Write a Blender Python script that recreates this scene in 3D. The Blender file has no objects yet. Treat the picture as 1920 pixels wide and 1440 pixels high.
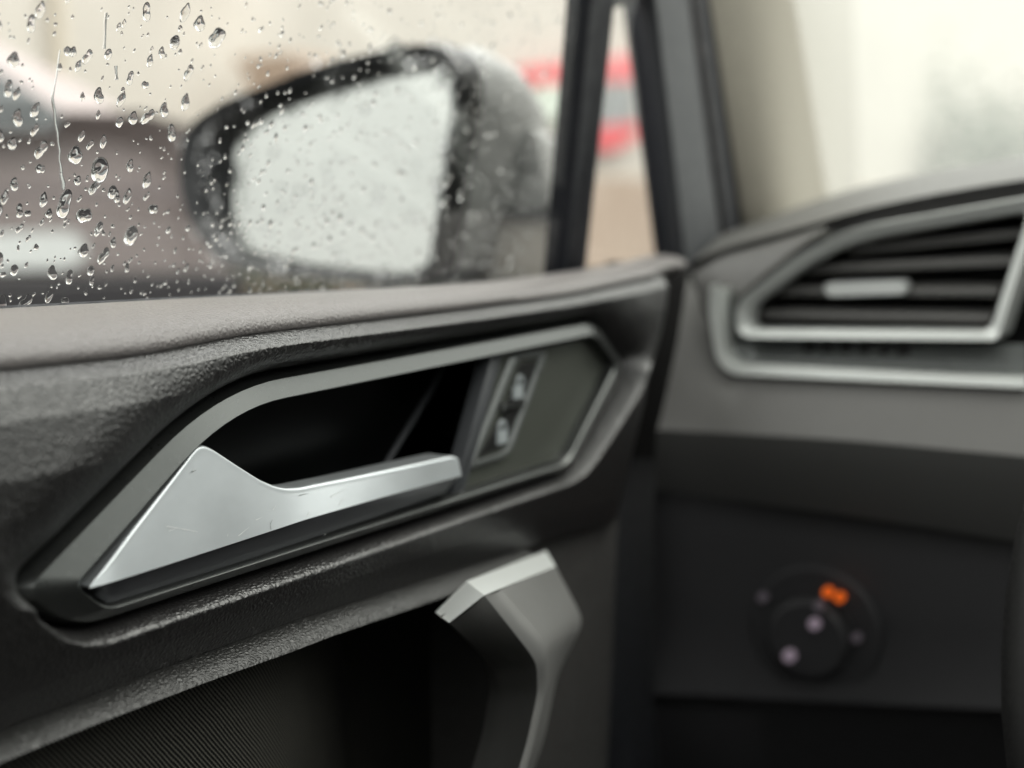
import bpy, math, random
import numpy as np
from mathutils import Vector, Matrix, Euler

# ------------------------------------------------------------------ camera, sky, sun, exposure
S = bpy.context.scene
COL = S.collection
cam_data = bpy.data.cameras.new('camera')
cam = bpy.data.objects.new('camera', cam_data)
COL.objects.link(cam)
cam.location = (0.24, 0.0, 1.20)
cam.rotation_euler = (math.radians(90 - 7.24), 0, math.radians(30.5))
cam_data.lens = 48.0
cam_data.sensor_width = 36.0
cam_data.clip_start = 0.01
cam_data.clip_end = 500
cam_data.dof.use_dof = True
cam_data.dof.focus_distance = 0.362
cam_data.dof.aperture_fstop = 6.2
S.camera = cam

world = bpy.data.worlds.new('World')
S.world = world
world.use_nodes = True
wn = world.node_tree.nodes
wl = world.node_tree.links
wn.clear()
w_out = wn.new('ShaderNodeOutputWorld')
w_bg = wn.new('ShaderNodeBackground')
# rain cloud: an overcast sky, three times as bright overhead as at the horizon
w_tc = wn.new('ShaderNodeTexCoord')
w_sep = wn.new('ShaderNodeSeparateXYZ')
wl.new(w_tc.outputs['Generated'], w_sep.inputs[0])
w_el = wn.new('ShaderNodeMapRange')
w_el.inputs['To Min'].default_value = 1.0
w_el.inputs['To Max'].default_value = 3.0
wl.new(w_sep.outputs['Z'], w_el.inputs['Value'])
w_no = wn.new('ShaderNodeTexNoise')              # soft cloud mottling
w_no.inputs['Scale'].default_value = 2.2
w_no.inputs['Detail'].default_value = 4
wl.new(w_tc.outputs['Generated'], w_no.inputs['Vector'])
w_nm = wn.new('ShaderNodeMapRange')
w_nm.inputs['From Min'].default_value = 0.3
w_nm.inputs['From Max'].default_value = 0.7
w_nm.inputs['To Min'].default_value = 0.92
w_nm.inputs['To Max'].default_value = 1.06
wl.new(w_no.outputs['Fac'], w_nm.inputs['Value'])
w_mu = wn.new('ShaderNodeMath'); w_mu.operation = 'MULTIPLY'
wl.new(w_el.outputs[0], w_mu.inputs[0]); wl.new(w_nm.outputs[0], w_mu.inputs[1])
w_st = wn.new('ShaderNodeMath'); w_st.operation = 'MULTIPLY'
w_st.inputs[1].default_value = 0.95               # brightness of the cloud at the horizon
wl.new(w_mu.outputs[0], w_st.inputs[0])
w_bg.inputs[0].default_value = (1.0, 1.0, 0.965, 1)
wl.new(w_st.outputs[0], w_bg.inputs[1])
wl.new(w_bg.outputs[0], w_out.inputs[0])

sun_d = bpy.data.lights.new('sun', 'SUN')
sun_d.energy = 1.5
sun_d.angle = math.radians(35)
sun_d.color = (1.0, 0.97, 0.92)
sun = bpy.data.objects.new('sun', sun_d)
COL.objects.link(sun)
sun.rotation_euler = Vector((0.42, 0.42, 0.80)).to_track_quat('Z', 'Y').to_euler()

S.view_settings.view_transform = 'Standard'
S.view_settings.look = 'None'
S.view_settings.gamma = 1.0
S.view_settings.exposure = 0.55
S.render.engine = 'CYCLES'
S.cycles.use_denoising = True
S.cycles.max_bounces = 14
S.cycles.diffuse_bounces = 5
S.cycles.glossy_bounces = 5
S.cycles.transmission_bounces = 12
S.cycles.transparent_max_bounces = 24
S.cycles.sample_clamp_indirect = 6.0
S.cycles.caustics_refractive = False
S.cycles.caustics_reflective = False
random.seed(7)
rng = np.random.default_rng(7)

# ------------------------------------------------------------------ helpers
def srgb(r, g, b):
    f = lambda c: (c / 255 / 12.92) if c / 255 <= 0.04045 else ((c / 255 + 0.055) / 1.055) ** 2.4
    return (f(r), f(g), f(b), 1)

def mat(name, col, rough=0.5, metal=0.0, spec=0.5, coat=0.0):
    m = bpy.data.materials.new(name)
    m.use_nodes = True
    p = m.node_tree.nodes['Principled BSDF']
    p.inputs['Base Color'].default_value = tuple(col[:3]) + (1,)
    p.inputs['Roughness'].default_value = rough
    p.inputs['Metallic'].default_value = metal
    p.inputs['Specular IOR Level'].default_value = spec
    p.inputs['Coat Weight'].default_value = coat
    return m

def nd(m, t, **kw):
    n = m.node_tree.nodes.new(t)
    for k, v in kw.items():
        setattr(n, k, v)
    return n

def lk(m, a, b):
    m.node_tree.links.new(a, b)

def pr(m):
    return m.node_tree.nodes['Principled BSDF']

def coords(m, scale=(1, 1, 1), rot=(0, 0, 0)):
    tc = nd(m, 'ShaderNodeTexCoord')
    mp = nd(m, 'ShaderNodeMapping')
    mp.inputs['Scale'].default_value = scale
    mp.inputs['Rotation'].default_value = rot
    lk(m, tc.outputs['Object'], mp.inputs['Vector'])
    return mp.outputs['Vector']

def rough_var(m, vec, scale, lo, hi, detail=4):
    n = nd(m, 'ShaderNodeTexNoise')
    n.inputs['Scale'].default_value = scale
    n.inputs['Detail'].default_value = detail
    lk(m, vec, n.inputs['Vector'])
    r = nd(m, 'ShaderNodeMapRange')
    r.inputs['From Min'].default_value = 0.3
    r.inputs['From Max'].default_value = 0.7
    r.inputs['To Min'].default_value = lo
    r.inputs['To Max'].default_value = hi
    lk(m, n.outputs['Fac'], r.inputs['Value'])
    lk(m, r.outputs[0], pr(m).inputs['Roughness'])
    return n

def col_var(m, vec, scale, c1, c2, detail=4, lo=0.35, hi=0.65):
    n = nd(m, 'ShaderNodeTexNoise')
    n.inputs['Scale'].default_value = scale
    n.inputs['Detail'].default_value = detail
    lk(m, vec, n.inputs['Vector'])
    r = nd(m, 'ShaderNodeValToRGB')
    r.color_ramp.elements[0].position = lo
    r.color_ramp.elements[1].position = hi
    r.color_ramp.elements[0].color = tuple(c1[:3]) + (1,)
    r.color_ramp.elements[1].color = tuple(c2[:3]) + (1,)
    lk(m, n.outputs['Fac'], r.inputs[0])
    lk(m, r.outputs[0], pr(m).inputs['Base Color'])
    return r

def bump(m, h, strength, dist, prev=None):
    b = nd(m, 'ShaderNodeBump')
    b.inputs['Strength'].default_value = strength
    b.inputs['Distance'].default_value = dist
    lk(m, h, b.inputs['Height'])
    if prev is not None:
        lk(m, prev, b.inputs['Normal'])
    lk(m, b.outputs[0], pr(m).inputs['Normal'])
    return b.outputs[0]

def grain(m, cell, strength, dist, pebble=0.5):
    """embossed hide: warped cells with rounded tops and fine creases"""
    v = coords(m)
    nz = nd(m, 'ShaderNodeTexNoise')
    nz.inputs['Scale'].default_value = 0.6 / cell
    nz.inputs['Detail'].default_value = 3
    lk(m, v, nz.inputs['Vector'])
    sc = nd(m, 'ShaderNodeVectorMath', operation='MULTIPLY_ADD')
    lk(m, nz.outputs['Color'], sc.inputs[0])
    sc.inputs[1].default_value = (cell * 0.9,) * 3
    lk(m, v, sc.inputs[2])
    vo = nd(m, 'ShaderNodeTexVoronoi', feature='DISTANCE_TO_EDGE')
    vo.inputs['Scale'].default_value = 1.0 / cell
    lk(m, sc.outputs[0], vo.inputs['Vector'])
    r = nd(m, 'ShaderNodeMapRange', interpolation_type='SMOOTHSTEP')
    r.inputs['From Max'].default_value = 0.42
    lk(m, vo.outputs['Distance'], r.inputs['Value'])
    n2 = nd(m, 'ShaderNodeTexNoise')
    n2.inputs['Scale'].default_value = 2.2 / cell
    n2.inputs['Detail'].default_value = 2
    lk(m, v, n2.inputs['Vector'])
    ad = nd(m, 'ShaderNodeMath', operation='MULTIPLY_ADD')
    lk(m, n2.outputs['Fac'], ad.inputs[0])
    ad.inputs[1].default_value = pebble
    lk(m, r.outputs[0], ad.inputs[2])
    bump(m, ad.outputs[0], strength, dist)
    return v

def link_mesh(name, V, Fc, m, parent=None, smooth=35):
    me = bpy.data.meshes.new(name)
    base = Vector((0, 0, 0))
    q = parent
    while q is not None:
        base += q.location
        q = q.parent
    V = [(p[0] - base.x, p[1] - base.y, p[2] - base.z) for p in V]
    me.from_pydata(V, [], Fc)
    me.validate()
    me.update()
    if smooth:
        me.polygons.foreach_set('use_smooth', [True] * len(me.polygons))
        me.set_sharp_from_angle(angle=math.radians(smooth))
    o = bpy.data.objects.new(name, me)
    if m is not None:
        me.materials.append(m)
    COL.objects.link(o)
    if parent is not None:
        o.parent = parent
    return o

def tag(o, label, cat=None, group=None, kind=None):
    if label: o['label'] = label
    if cat: o['category'] = cat
    if group: o['group'] = group
    if kind: o['kind'] = kind
    return o

def empty(name, loc, label, cat, group=None):
    o = bpy.data.objects.new(name, None)
    o.empty_display_size = 0.05
    COL.objects.link(o)
    o.location = loc
    return tag(o, label, cat, group)

def loft(loops, closed=True, cap0=False, cap1=False):
    n = len(loops[0])
    V = [tuple(p) for L in loops for p in L]
    Fc = []
    for i in range(len(loops) - 1):
        for j in range(n if closed else n - 1):
            k = (j + 1) % n
            Fc.append((i * n + j, i * n + k, (i + 1) * n + k, (i + 1) * n + j))
    if cap0: Fc.append(tuple(range(n - 1, -1, -1)))
    if cap1: Fc.append(tuple((len(loops) - 1) * n + j for j in range(n)))
    return V, Fc

def merge(*parts):
    V, Fc = [], []
    for v, f in parts:
        o = len(V)
        V += list(v)
        Fc += [tuple(i + o for i in q) for q in f]
    return V, Fc

def rounded(P, R, seg=7):
    """corner rounding in 3D for a planar polygon; one radius per corner, fixed vertex count"""
    P = [np.array(p, float) for p in P]
    n = len(P)
    if not hasattr(R, '__len__'): R = [R] * n
    out = []
    for i in range(n):
        a, b, c = P[i - 1], P[i], P[(i + 1) % n]
        da, dc = a - b, c - b
        la, lc = np.linalg.norm(da), np.linalg.norm(dc)
        t = min(R[i], 0.48 * la, 0.48 * lc)
        s, e = b + da / la * t, b + dc / lc * t
        for k in range(seg + 1):
            u = k / seg
            out.append((1 - u) ** 2 * s + 2 * u * (1 - u) * b + u * u * e)
    return np.array(out)

def setx(L, x):
    L = np.array(L, float).copy(); L[:, 0] = x
    return L

def sety(L, y):
    L = np.array(L, float).copy(); L[:, 1] = y
    return L

def polyline(P, n, axis=1):
    """resample a line evenly along one axis with a smooth interpolation"""
    P = np.array(P, float)
    t = np.linspace(P[0, axis], P[-1, axis], n)
    out = np.zeros((n, 3))
    for k in range(3):
        y = np.interp(t, P[:, axis], P[:, k])
        out[:, k] = y
    for _ in range(3):
        out[1:-1] = (out[:-2] + 2 * out[1:-1] + out[2:]) / 4
    return out

def at_y(P, ys, smooth_it=8):
    """z (and x) of a traced line for given y values, slightly smoothed"""
    P = np.array(P, float)
    f = np.linspace(P[0, 1], P[-1, 1], 400)
    z = np.interp(f, P[:, 1], P[:, 2])
    for _ in range(smooth_it * 12):
        z[1:-1] = (z[:-2] + 2 * z[1:-1] + z[2:]) / 4
    return np.interp(ys, f, z)

def grid_faces(nr, nc):
    return [(i * nc + j, i * nc + j + 1, (i + 1) * nc + j + 1, (i + 1) * nc + j)
            for i in range(nr - 1) for j in range(nc - 1)]

def box(x0, x1, y0, y1, z0, z1, bev=0.0):
    V = [(x, y, z) for z in (z0, z1) for x, y in ((x0, y0), (x1, y0), (x1, y1), (x0, y1))]
    return V, [(3, 2, 1, 0), (4, 5, 6, 7), (0, 1, 5, 4), (1, 2, 6, 5), (2, 3, 7, 6), (3, 0, 4, 7)]

def prism(P, d, bev=0.0004):
    """planar polygon given a thickness vector d, edges chamfered"""
    P = np.array(P, float)
    c = P.mean(0)
    d = np.array(d, float)
    dl = np.linalg.norm(d)
    ins = lambda L, r: np.array([p + (c - p) / max(np.linalg.norm(c - p), 1e-6) * r for p in L])
    loops = [P + d, P + d * min(0.9, bev / dl), ins(P, bev)]
    V, Fc = loft(loops, True, False, True)
    return V, Fc

def tube(path, r, n=10, caps=True):
    P = [Vector(p) for p in path]
    loops = []
    up = Vector((0.3, 0.2, 1)).normalized()
    for i, p in enumerate(P):
        t = (P[min(i + 1, len(P) - 1)] - P[max(i - 1, 0)]).normalized()
        a = t.cross(up).normalized()
        b = t.cross(a).normalized()
        rr = r[i] if hasattr(r, '__len__') else r
        loops.append([tuple(p + (a * math.cos(2 * math.pi * k / n) + b * math.sin(2 * math.pi * k / n)) * rr) for k in range(n)])
    return loft(loops, True, caps, caps)

def sdist(Y, Z, poly):
    """signed distance of points to a closed polygon in the (y, z) plane, negative inside"""
    p = np.array(poly)[:, 1:3]
    best = np.full(Y.shape, 1e9)
    inside = np.zeros(Y.shape, bool)
    ang = np.zeros(Y.shape)
    n = len(p)
    for i in range(n):
        a, b = p[i], p[(i + 1) % n]
        e = b - a
        L2 = max((e * e).sum(), 1e-14)
        t = np.clip(((Y - a[0]) * e[0] + (Z - a[1]) * e[1]) / L2, 0, 1)
        dy, dz = Y - a[0] - t * e[0], Z - a[1] - t * e[1]
        d = np.hypot(dy, dz)
        m = d < best
        best = np.where(m, d, best)
        ang = np.where(m, np.arctan2(dz, dy), ang)
        cond = ((a[1] > Z) != (b[1] > Z))
        den = (b[1] - a[1]) if abs(b[1] - a[1]) > 1e-12 else 1e-12
        inside ^= cond & (Y < (b[0] - a[0]) * (Z - a[1]) / den + a[0])
    return np.where(inside, -best, best), ang

# ------------------------------------------------------------------ materials
M = {}
M['leather'] = mat('padded_leather', srgb(25, 24, 24), 0.40, spec=0.8, coat=0.3)
pr(M['leather']).inputs['Coat Roughness'].default_value = 0.3
grain(M['leather'], 0.0015, 0.58, 0.00030, 0.06)
lk(M['leather'], pr(M['leather']).inputs['Normal'].links[0].from_socket, pr(M['leather']).inputs['Coat Normal'])
M['sill'] = mat('sill_leather', srgb(113, 109, 108), 0.38, spec=0.5)
grain(M['sill'], 0.0014, 0.6, 0.00025, 0.2)
M['strip'] = mat('grained_plastic', srgb(26, 26, 25), 0.4, spec=0.6)
grain(M['strip'], 0.0013, 0.55, 0.0003, 0.3)

M['satin'] = mat('satin_grey_metal', srgb(96, 98, 97), 0.3, metal=0.9)
_v = coords(M['satin'])
rough_var(M['satin'], _v, 900, 0.27, 0.36)
_n = nd(M['satin'], 'ShaderNodeTexNoise'); _n.inputs['Scale'].default_value = 2600
lk(M['satin'], _v, _n.inputs['Vector'])
bump(M['satin'], _n.outputs['Fac'], 0.25, 0.00004)

M['silver'] = mat('brushed_silver', srgb(208, 213, 216), 0.4, metal=0.9)
_v = coords(M['silver'], (1, 0.25, 1), (math.radians(-18), 0, 0))
rough_var(M['silver'], coords(M['silver']), 45, 0.38, 0.45, 5)
col_var(M['silver'], coords(M['silver'], (1, 1, 1.6)), 70, srgb(203, 208, 211), srgb(210, 215, 218), 6)
_n = nd(M['silver'], 'ShaderNodeTexNoise'); _n.inputs['Scale'].default_value = 1800; _n.inputs['Detail'].default_value = 2
lk(M['silver'], _v, _n.inputs['Vector'])
bump(M['silver'], _n.outputs['Fac'], 0.12, 0.00003)
M['scratch'] = mat('scratch', srgb(240, 242, 242), 0.6)
M['scratch_dark'] = mat('dark_scuff', srgb(120, 124, 126), 0.6)
M['dark_chrome'] = mat('dark_lacquer', srgb(88, 89, 93), 0.3, metal=0.6)
M['chrome'] = mat('satin_chrome', srgb(222, 224, 222), 0.22, metal=1.0)
rough_var(M['chrome'], coords(M['chrome']), 300, 0.18, 0.28)
M['black'] = mat('black_plastic', srgb(20, 20, 20), 0.5, spec=0.4)
rough_var(M['black'], coords(M['black']), 600, 0.42, 0.6)
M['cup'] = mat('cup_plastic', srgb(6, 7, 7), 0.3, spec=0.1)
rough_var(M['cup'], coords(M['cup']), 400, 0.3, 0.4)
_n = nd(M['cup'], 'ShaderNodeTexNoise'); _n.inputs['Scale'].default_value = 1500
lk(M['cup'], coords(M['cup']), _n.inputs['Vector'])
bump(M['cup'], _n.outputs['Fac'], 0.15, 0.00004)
M['rubber'] = mat('rubber_seal', srgb(15, 18, 26), 0.6)
rough_var(M['rubber'], coords(M['rubber']), 120, 0.5, 0.7)
M['panel_grey'] = mat('dash_plastic', srgb(99, 98, 96), 0.45)
M['tray_grey'] = mat('tray_grey', srgb(104, 107, 106), 0.3, metal=0.4)
rough_var(M['tray_grey'], coords(M['tray_grey']), 200, 0.26, 0.36)
M['cap_paint'] = mat('bright_silver_cap', srgb(225, 228, 226), 0.35, metal=0.3)
M['vent_paint'] = mat('silver_vent_paint', srgb(200, 203, 200), 0.3, metal=0.35)
rough_var(M['vent_paint'], coords(M['vent_paint']), 250, 0.34, 0.44)
rough_var(M['panel_grey'], coords(M['panel_grey']), 300, 0.45, 0.58)
_n = nd(M['panel_grey'], 'ShaderNodeTexNoise'); _n.inputs['Scale'].default_value = 900
lk(M['panel_grey'], coords(M['panel_grey']), _n.inputs['Vector'])
bump(M['panel_grey'], _n.outputs['Fac'], 0.4, 0.0002)
M['panel_dark'] = mat('knee_plastic', srgb(42, 42, 44), 0.5)
rough_var(M['panel_dark'], coords(M['panel_dark']), 300, 0.45, 0.6)
M['frame_plastic'] = mat('frame_plastic', srgb(60, 62, 65), 0.55)
rough_var(M['frame_plastic'], coords(M['frame_plastic']), 200, 0.5, 0.62)
M['pillar_cloth'] = mat('pillar_cloth', srgb(178, 172, 155), 0.9, spec=0.2)
col_var(M['pillar_cloth'], coords(M['pillar_cloth']), 700, srgb(158, 153, 142), srgb(174, 169, 157))
M['icon'] = mat('white_print', srgb(150, 156, 158), 0.5)
M['soft_print'] = mat('grey_print', srgb(120, 112, 122), 0.5)

# pierced grille sheet: rows of pin holes
M['mesh_sheet'] = mat('pierced_sheet', srgb(66, 68, 62), 0.5)
_v = coords(M['mesh_sheet'], (1, 1 / 0.0011, 1 / 0.0011), (math.radians(0), 0, 0))
_fr = nd(M['mesh_sheet'], 'ShaderNodeVectorMath', operation='FRACTION')
lk(M['mesh_sheet'], _v, _fr.inputs[0])
_sb = nd(M['mesh_sheet'], 'ShaderNodeVectorMath', operation='SUBTRACT')
lk(M['mesh_sheet'], _fr.outputs[0], _sb.inputs[0]); _sb.inputs[1].default_value = (0, 0.5, 0.5)
_ml = nd(M['mesh_sheet'], 'ShaderNodeVectorMath', operation='MULTIPLY')
lk(M['mesh_sheet'], _sb.outputs[0], _ml.inputs[0]); _ml.inputs[1].default_value = (0, 1, 1)
_ln = nd(M['mesh_sheet'], 'ShaderNodeVectorMath', operation='LENGTH')
lk(M['mesh_sheet'], _ml.outputs[0], _ln.inputs[0])
_rp = nd(M['mesh_sheet'], 'ShaderNodeMapRange')
_rp.inputs['From Min'].default_value = 0.22; _rp.inputs['From Max'].default_value = 0.34
lk(M['mesh_sheet'], _ln.outputs['Value'], _rp.inputs['Value'])
_mx = nd(M['mesh_sheet'], 'ShaderNodeMix', data_type='RGBA')
lk(M['mesh_sheet'], _rp.outputs[0], _mx.inputs[0])
_mx.inputs[6].default_value = srgb(14, 14, 14); _mx.inputs[7].default_value = srgb(72, 75, 68)
lk(M['mesh_sheet'], _mx.outputs[2], pr(M['mesh_sheet']).inputs['Base Color'])
bump(M['mesh_sheet'], _rp.outputs[0], 0.6, 0.0002)

# woven insert: twill ribs crossing the door diagonally
M['fabric'] = mat('woven_fabric', srgb(52, 52, 44), 0.85, spec=0.25)
_tc = nd(M['fabric'], 'ShaderNodeTexCoord')
_mp = nd(M['fabric'], 'ShaderNodeMapping')
_mp.inputs['Rotation'].default_value = (math.radians(-38), 0, 0)
lk(M['fabric'], _tc.outputs['Object'], _mp.inputs['Vector'])
_nz = nd(M['fabric'], 'ShaderNodeTexNoise'); _nz.inputs['Scale'].default_value = 60
lk(M['fabric'], _tc.outputs['Object'], _nz.inputs['Vector'])
_ws = nd(M['fabric'], 'ShaderNodeVectorMath', operation='MULTIPLY_ADD')
lk(M['fabric'], _nz.outputs['Color'], _ws.inputs[0]); _ws.inputs[1].default_value = (0.0012,) * 3
lk(M['fabric'], _mp.outputs[0], _ws.inputs[2])
_w1 = nd(M['fabric'], 'ShaderNodeTexWave', wave_type='BANDS', bands_direction='Y')
_w1.inputs['Scale'].default_value = 0.314 / 0.0011
lk(M['fabric'], _ws.outputs[0], _w1.inputs['Vector'])
_w2 = nd(M['fabric'], 'ShaderNodeTexWave', wave_type='BANDS', bands_direction='Z')
_w2.inputs['Scale'].default_value = 0.314 / 0.0011
lk(M['fabric'], _ws.outputs[0], _w2.inputs['Vector'])
_ad = nd(M['fabric'], 'ShaderNodeMath', operation='MULTIPLY_ADD')
lk(M['fabric'], _w2.outputs['Fac'], _ad.inputs[0]); _ad.inputs[1].default_value = 0.25
lk(M['fabric'], _w1.outputs['Fac'], _ad.inputs[2])
bump(M['fabric'], _ad.outputs[0], 1.0, 0.0004)
_rr = nd(M['fabric'], 'ShaderNodeValToRGB')
_rr.color_ramp.elements[0].color = srgb(8, 8, 8); _rr.color_ramp.elements[1].color = srgb(66, 65, 59)
_rr.color_ramp.elements[0].position = 0.25
lk(M['fabric'], _ad.outputs[0], _rr.inputs[0])
lk(M['fabric'], _rr.outputs[0], pr(M['fabric']).inputs['Base Color'])

def clear_pane(name, tint, gloss_rough=0.0, fog=0.0):
    m = bpy.data.materials.new(name)
    m.use_nodes = True
    t = m.node_tree
    t.nodes.clear()
    out = t.nodes.new('ShaderNodeOutputMaterial')
    tr = t.nodes.new('ShaderNodeBsdfTransparent'); tr.inputs[0].default_value = tint
    gl = t.nodes.new('ShaderNodeBsdfGlossy'); gl.inputs['Roughness'].default_value = gloss_rough
    fr = t.nodes.new('ShaderNodeFresnel'); fr.inputs[0].default_value = 1.45
    ge = t.nodes.new('ShaderNodeNewGeometry')          # same reflectance entering and leaving the pane
    io = t.nodes.new('ShaderNodeMapRange'); io.inputs['To Min'].default_value = 1.45; io.inputs['To Max'].default_value = 1 / 1.45
    t.links.new(ge.outputs['Backfacing'], io.inputs['Value']); t.links.new(io.outputs[0], fr.inputs[0])
    mx = t.nodes.new('ShaderNodeMixShader')
    t.links.new(fr.outputs[0], mx.inputs[0]); t.links.new(tr.outputs[0], mx.inputs[1]); t.links.new(gl.outputs[0], mx.inputs[2])
    last = mx
    if fog > 0:
        tl = t.nodes.new('ShaderNodeBsdfTranslucent'); tl.inputs[0].default_value = (0.62, 0.64, 0.62, 1)
        m2 = t.nodes.new('ShaderNodeMixShader'); m2.inputs[0].default_value = fog
        t.links.new(mx.outputs[0], m2.inputs[1]); t.links.new(tl.outputs[0], m2.inputs[2])
        last = m2
    t.links.new(last.outputs[0], out.inputs[0])
    return m
M['pane'] = clear_pane('side_glass', (0.985, 0.99, 0.985, 1))
M['added_toplight'] = clear_pane('added_toplight_glass', (0.95, 0.96, 0.95, 1))
M['tinted'] = clear_pane('fill_cut_glass', (0.24, 0.25, 0.25, 1))  # dark tint added to the unseen far and rear panes to cut fill light
M['wind_pane'] = clear_pane('misted_windscreen', (0.84, 0.86, 0.83, 1), 0.05, 0.22)
M['water'] = bpy.data.materials.new('water')
M['water'].use_nodes = True
_t = M['water'].node_tree; _t.nodes.clear()
_o = _t.nodes.new('ShaderNodeOutputMaterial'); _g = _t.nodes.new('ShaderNodeBsdfGlass')
_g.inputs['IOR'].default_value = 1.33; _g.inputs['Roughness'].default_value = 0.0
_t.links.new(_g.outputs[0], _o.inputs[0])

# ------------------------------------------------------------------ the setting outside
M['asphalt'] = mat('wet_asphalt', (0.04, 0.04, 0.042), 0.6, spec=0.3)
_v = coords(M['asphalt'])
col_var(M['asphalt'], _v, 6, (0.014, 0.014, 0.015), (0.03, 0.029, 0.029))
rough_var(M['asphalt'], _v, 1.5, 0.45, 0.8)
g = link_mesh('ground', [(-150, -150, 0), (150, -150, 0), (150, 150, 0), (-150, 150, 0)], [(0, 1, 2, 3)], M['asphalt'], None, 0)
tag(g, 'wet dark asphalt ground of the car park', None, None, 'structure')

M['render_wall'] = mat('cream_render', srgb(180, 172, 158), 0.9)
_v = coords(M['render_wall'])
col_var(M['render_wall'], _v, 1.2, srgb(192, 187, 177), srgb(202, 197, 187))
M['plinth'] = mat('peach_plinth', srgb(196, 168, 142), 0.9)
col_var(M['plinth'], coords(M['plinth']), 2.0, srgb(174, 156, 139), srgb(184, 167, 150))
bl = empty('building', (-6.3, 12, 0), 'cream rendered building behind the parked car, with a peach base', 'building')
link_mesh('wall', *box(-9.0, -6.3, 2.2, 40, 1.55, 9), M['render_wall'], bl, 0)
link_mesh('plinth', *box(-9.0, -6.24, 2.16, 40.04, 0, 1.547), M['plinth'], bl, 0)
M['pipe'] = mat('painted_pipe', srgb(205, 196, 178), 0.5)
for py in (5.75,):
    link_mesh('drainpipe', *tube([(-6.24, py, 1.55), (-6.24, py, 9)], 0.035, 12), M['pipe'], bl)
M['terracotta'] = mat('terracotta', srgb(222, 186, 158), 0.85)
col_var(M['terracotta'], coords(M['terracotta']), 9, srgb(192, 172, 154), srgb(198, 180, 164))
pl = empty('gate_pillar', (-5.6, 6.9, 0), 'orange brick gate pillar peeping out above the side mirror', 'pillar')
link_mesh('shaft', *box(-5.9, -5.5, 6.98, 7.5, 0, 2.12), M['terracotta'], pl, 0)
link_mesh('capstone', *box(-5.95, -5.45, 6.93, 7.55, 2.122, 2.2), M['terracotta'], pl, 0)

M['hedge_leaf'] = mat('hedge_leaves', (0.035, 0.05, 0.03), 0.6)
col_var(M['hedge_leaf'], coords(M['hedge_leaf']), 8, (0.02, 0.03, 0.02), (0.05, 0.07, 0.04))
hv, hf = [], []
for k in range(5000):
    c = np.array([random.uniform(-5.3, -4.7), random.uniform(3.2, 8.6), random.uniform(0.0, 1.02)])
    a = rng.normal(0, 1, 3); a /= np.linalg.norm(a)
    b = np.cross(a, rng.normal(0, 1, 3)); b /= np.linalg.norm(b)
    i = len(hv); q = random.uniform(0.03, 0.07)
    hv += [tuple(c + a * q), tuple(c + b * q * 0.5), tuple(c - a * q), tuple(c - b * q * 0.5)]
    hf.append((i, i + 1, i + 2, i + 3))
hd = link_mesh('hedge', hv, hf, M['hedge_leaf'], None, 0)
tag(hd, 'low dark hedge in front of the cream building, under the mirror', 'hedge')
# shop sign on the building: red boards with two pale panels
M['red'] = mat('red_board', srgb(220, 50, 58), 0.4)
col_var(M['red'], coords(M['red']), 3, srgb(218, 74, 82), srgb(230, 98, 102))
M['pale_green'] = mat('pale_green_panel', srgb(205, 214, 200), 0.5)
M['poster_grey'] = mat('poster_grey', srgb(150, 150, 146), 0.5)
sg = empty('wall_sign', (-6.2, 11.6, 1.2), 'red and grey sign on the cream wall beyond the side mirror', 'sign')
def signpart(name, P, m, t=0.05):
    link_mesh(name, *prism(P, (-t, 0, 0), 0.004), m, sg, 20)
signpart('red_banner', [(-6.14,10.9746,2.48512),(-6.14,13.7218,2.88251),(-6.14,13.7982,2.61798),(-6.14,11.0234,2.34604)], M['red'])
signpart('pale_panel', [(-6.15,11.2384,2.34374),(-6.15,12.197,2.4788),(-6.15,12.2027,2.06451),(-6.15,11.3614,2.00909)], M['pale_green'])
signpart('poster', [(-6.15,12.4277,2.44489),(-6.15,13.4436,2.56755),(-6.15,13.508,2.14644),(-6.15,12.434,2.05591)], M['poster_grey'])
for k in range(3):
    signpart('poster_stripe', [(p[0] + 0.004, p[1], p[2] - k * 0.14) for p in [(-6.14,12.5031,2.38702),(-6.14,13.3199,2.47985),(-6.14,13.3346,2.41447),(-6.14,12.516,2.32463)]], M['icon'], 0.01)
signpart('red_footer', [(-6.14,11.8502,1.9942),(-6.14,13.608,2.12896),(-6.14,13.4124,1.95031),(-6.14,12.9021,1.81895),(-6.14,11.9624,1.79434)], M['red'])

# parked car: rear view, mauve grey paint
M['mauve'] = mat('mauve_car_paint', srgb(160, 149, 146), 0.35, coat=0.5)
col_var(M['mauve'], coords(M['mauve']), 5, srgb(156, 145, 142), srgb(165, 154, 151))
M['mauve_dark'] = mat('mauve_crease_shade', srgb(112, 104, 103), 0.5)
M['car_glass'] = mat('dark_car_glass', srgb(48, 54, 54), 0.06, spec=0.7)
M['bumper'] = mat('bumper_plastic', srgb(40, 38, 40), 0.6)
M['lamp'] = mat('lamp_lens', srgb(205, 208, 205), 0.25, coat=0.4)
pc_loc = Vector((0.24 - 2.8 * math.sin(math.radians(49)), 2.8 * math.cos(math.radians(49)), 0))
pdir = Vector((-math.sin(math.radians(49)), math.cos(math.radians(49)), 0))     # away from the viewer
plat = Vector((math.cos(math.radians(49)), math.sin(math.radians(49)), 0))
pcar = empty('parked_car', tuple(pc_loc - plat * 0.57), 'mauve grey parked car behind the wet side window', 'car')
def PC(l, d, z):
    q = pc_loc - plat * 0.57 + plat * l + pdir * d
    return (q.x, q.y, z)
half = [(0.80, 0.35), (0.90, 0.5), (0.92, 0.9), (0.905, 1.15), (0.89, 1.30), (0.85, 1.365), (0.76, 1.39)]
prof = [(-l, z) for l, z in half[::-1]] + []
ring = [(-l, z) for l, z in half] + [(l, z) for l, z in half[::-1]]
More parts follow.
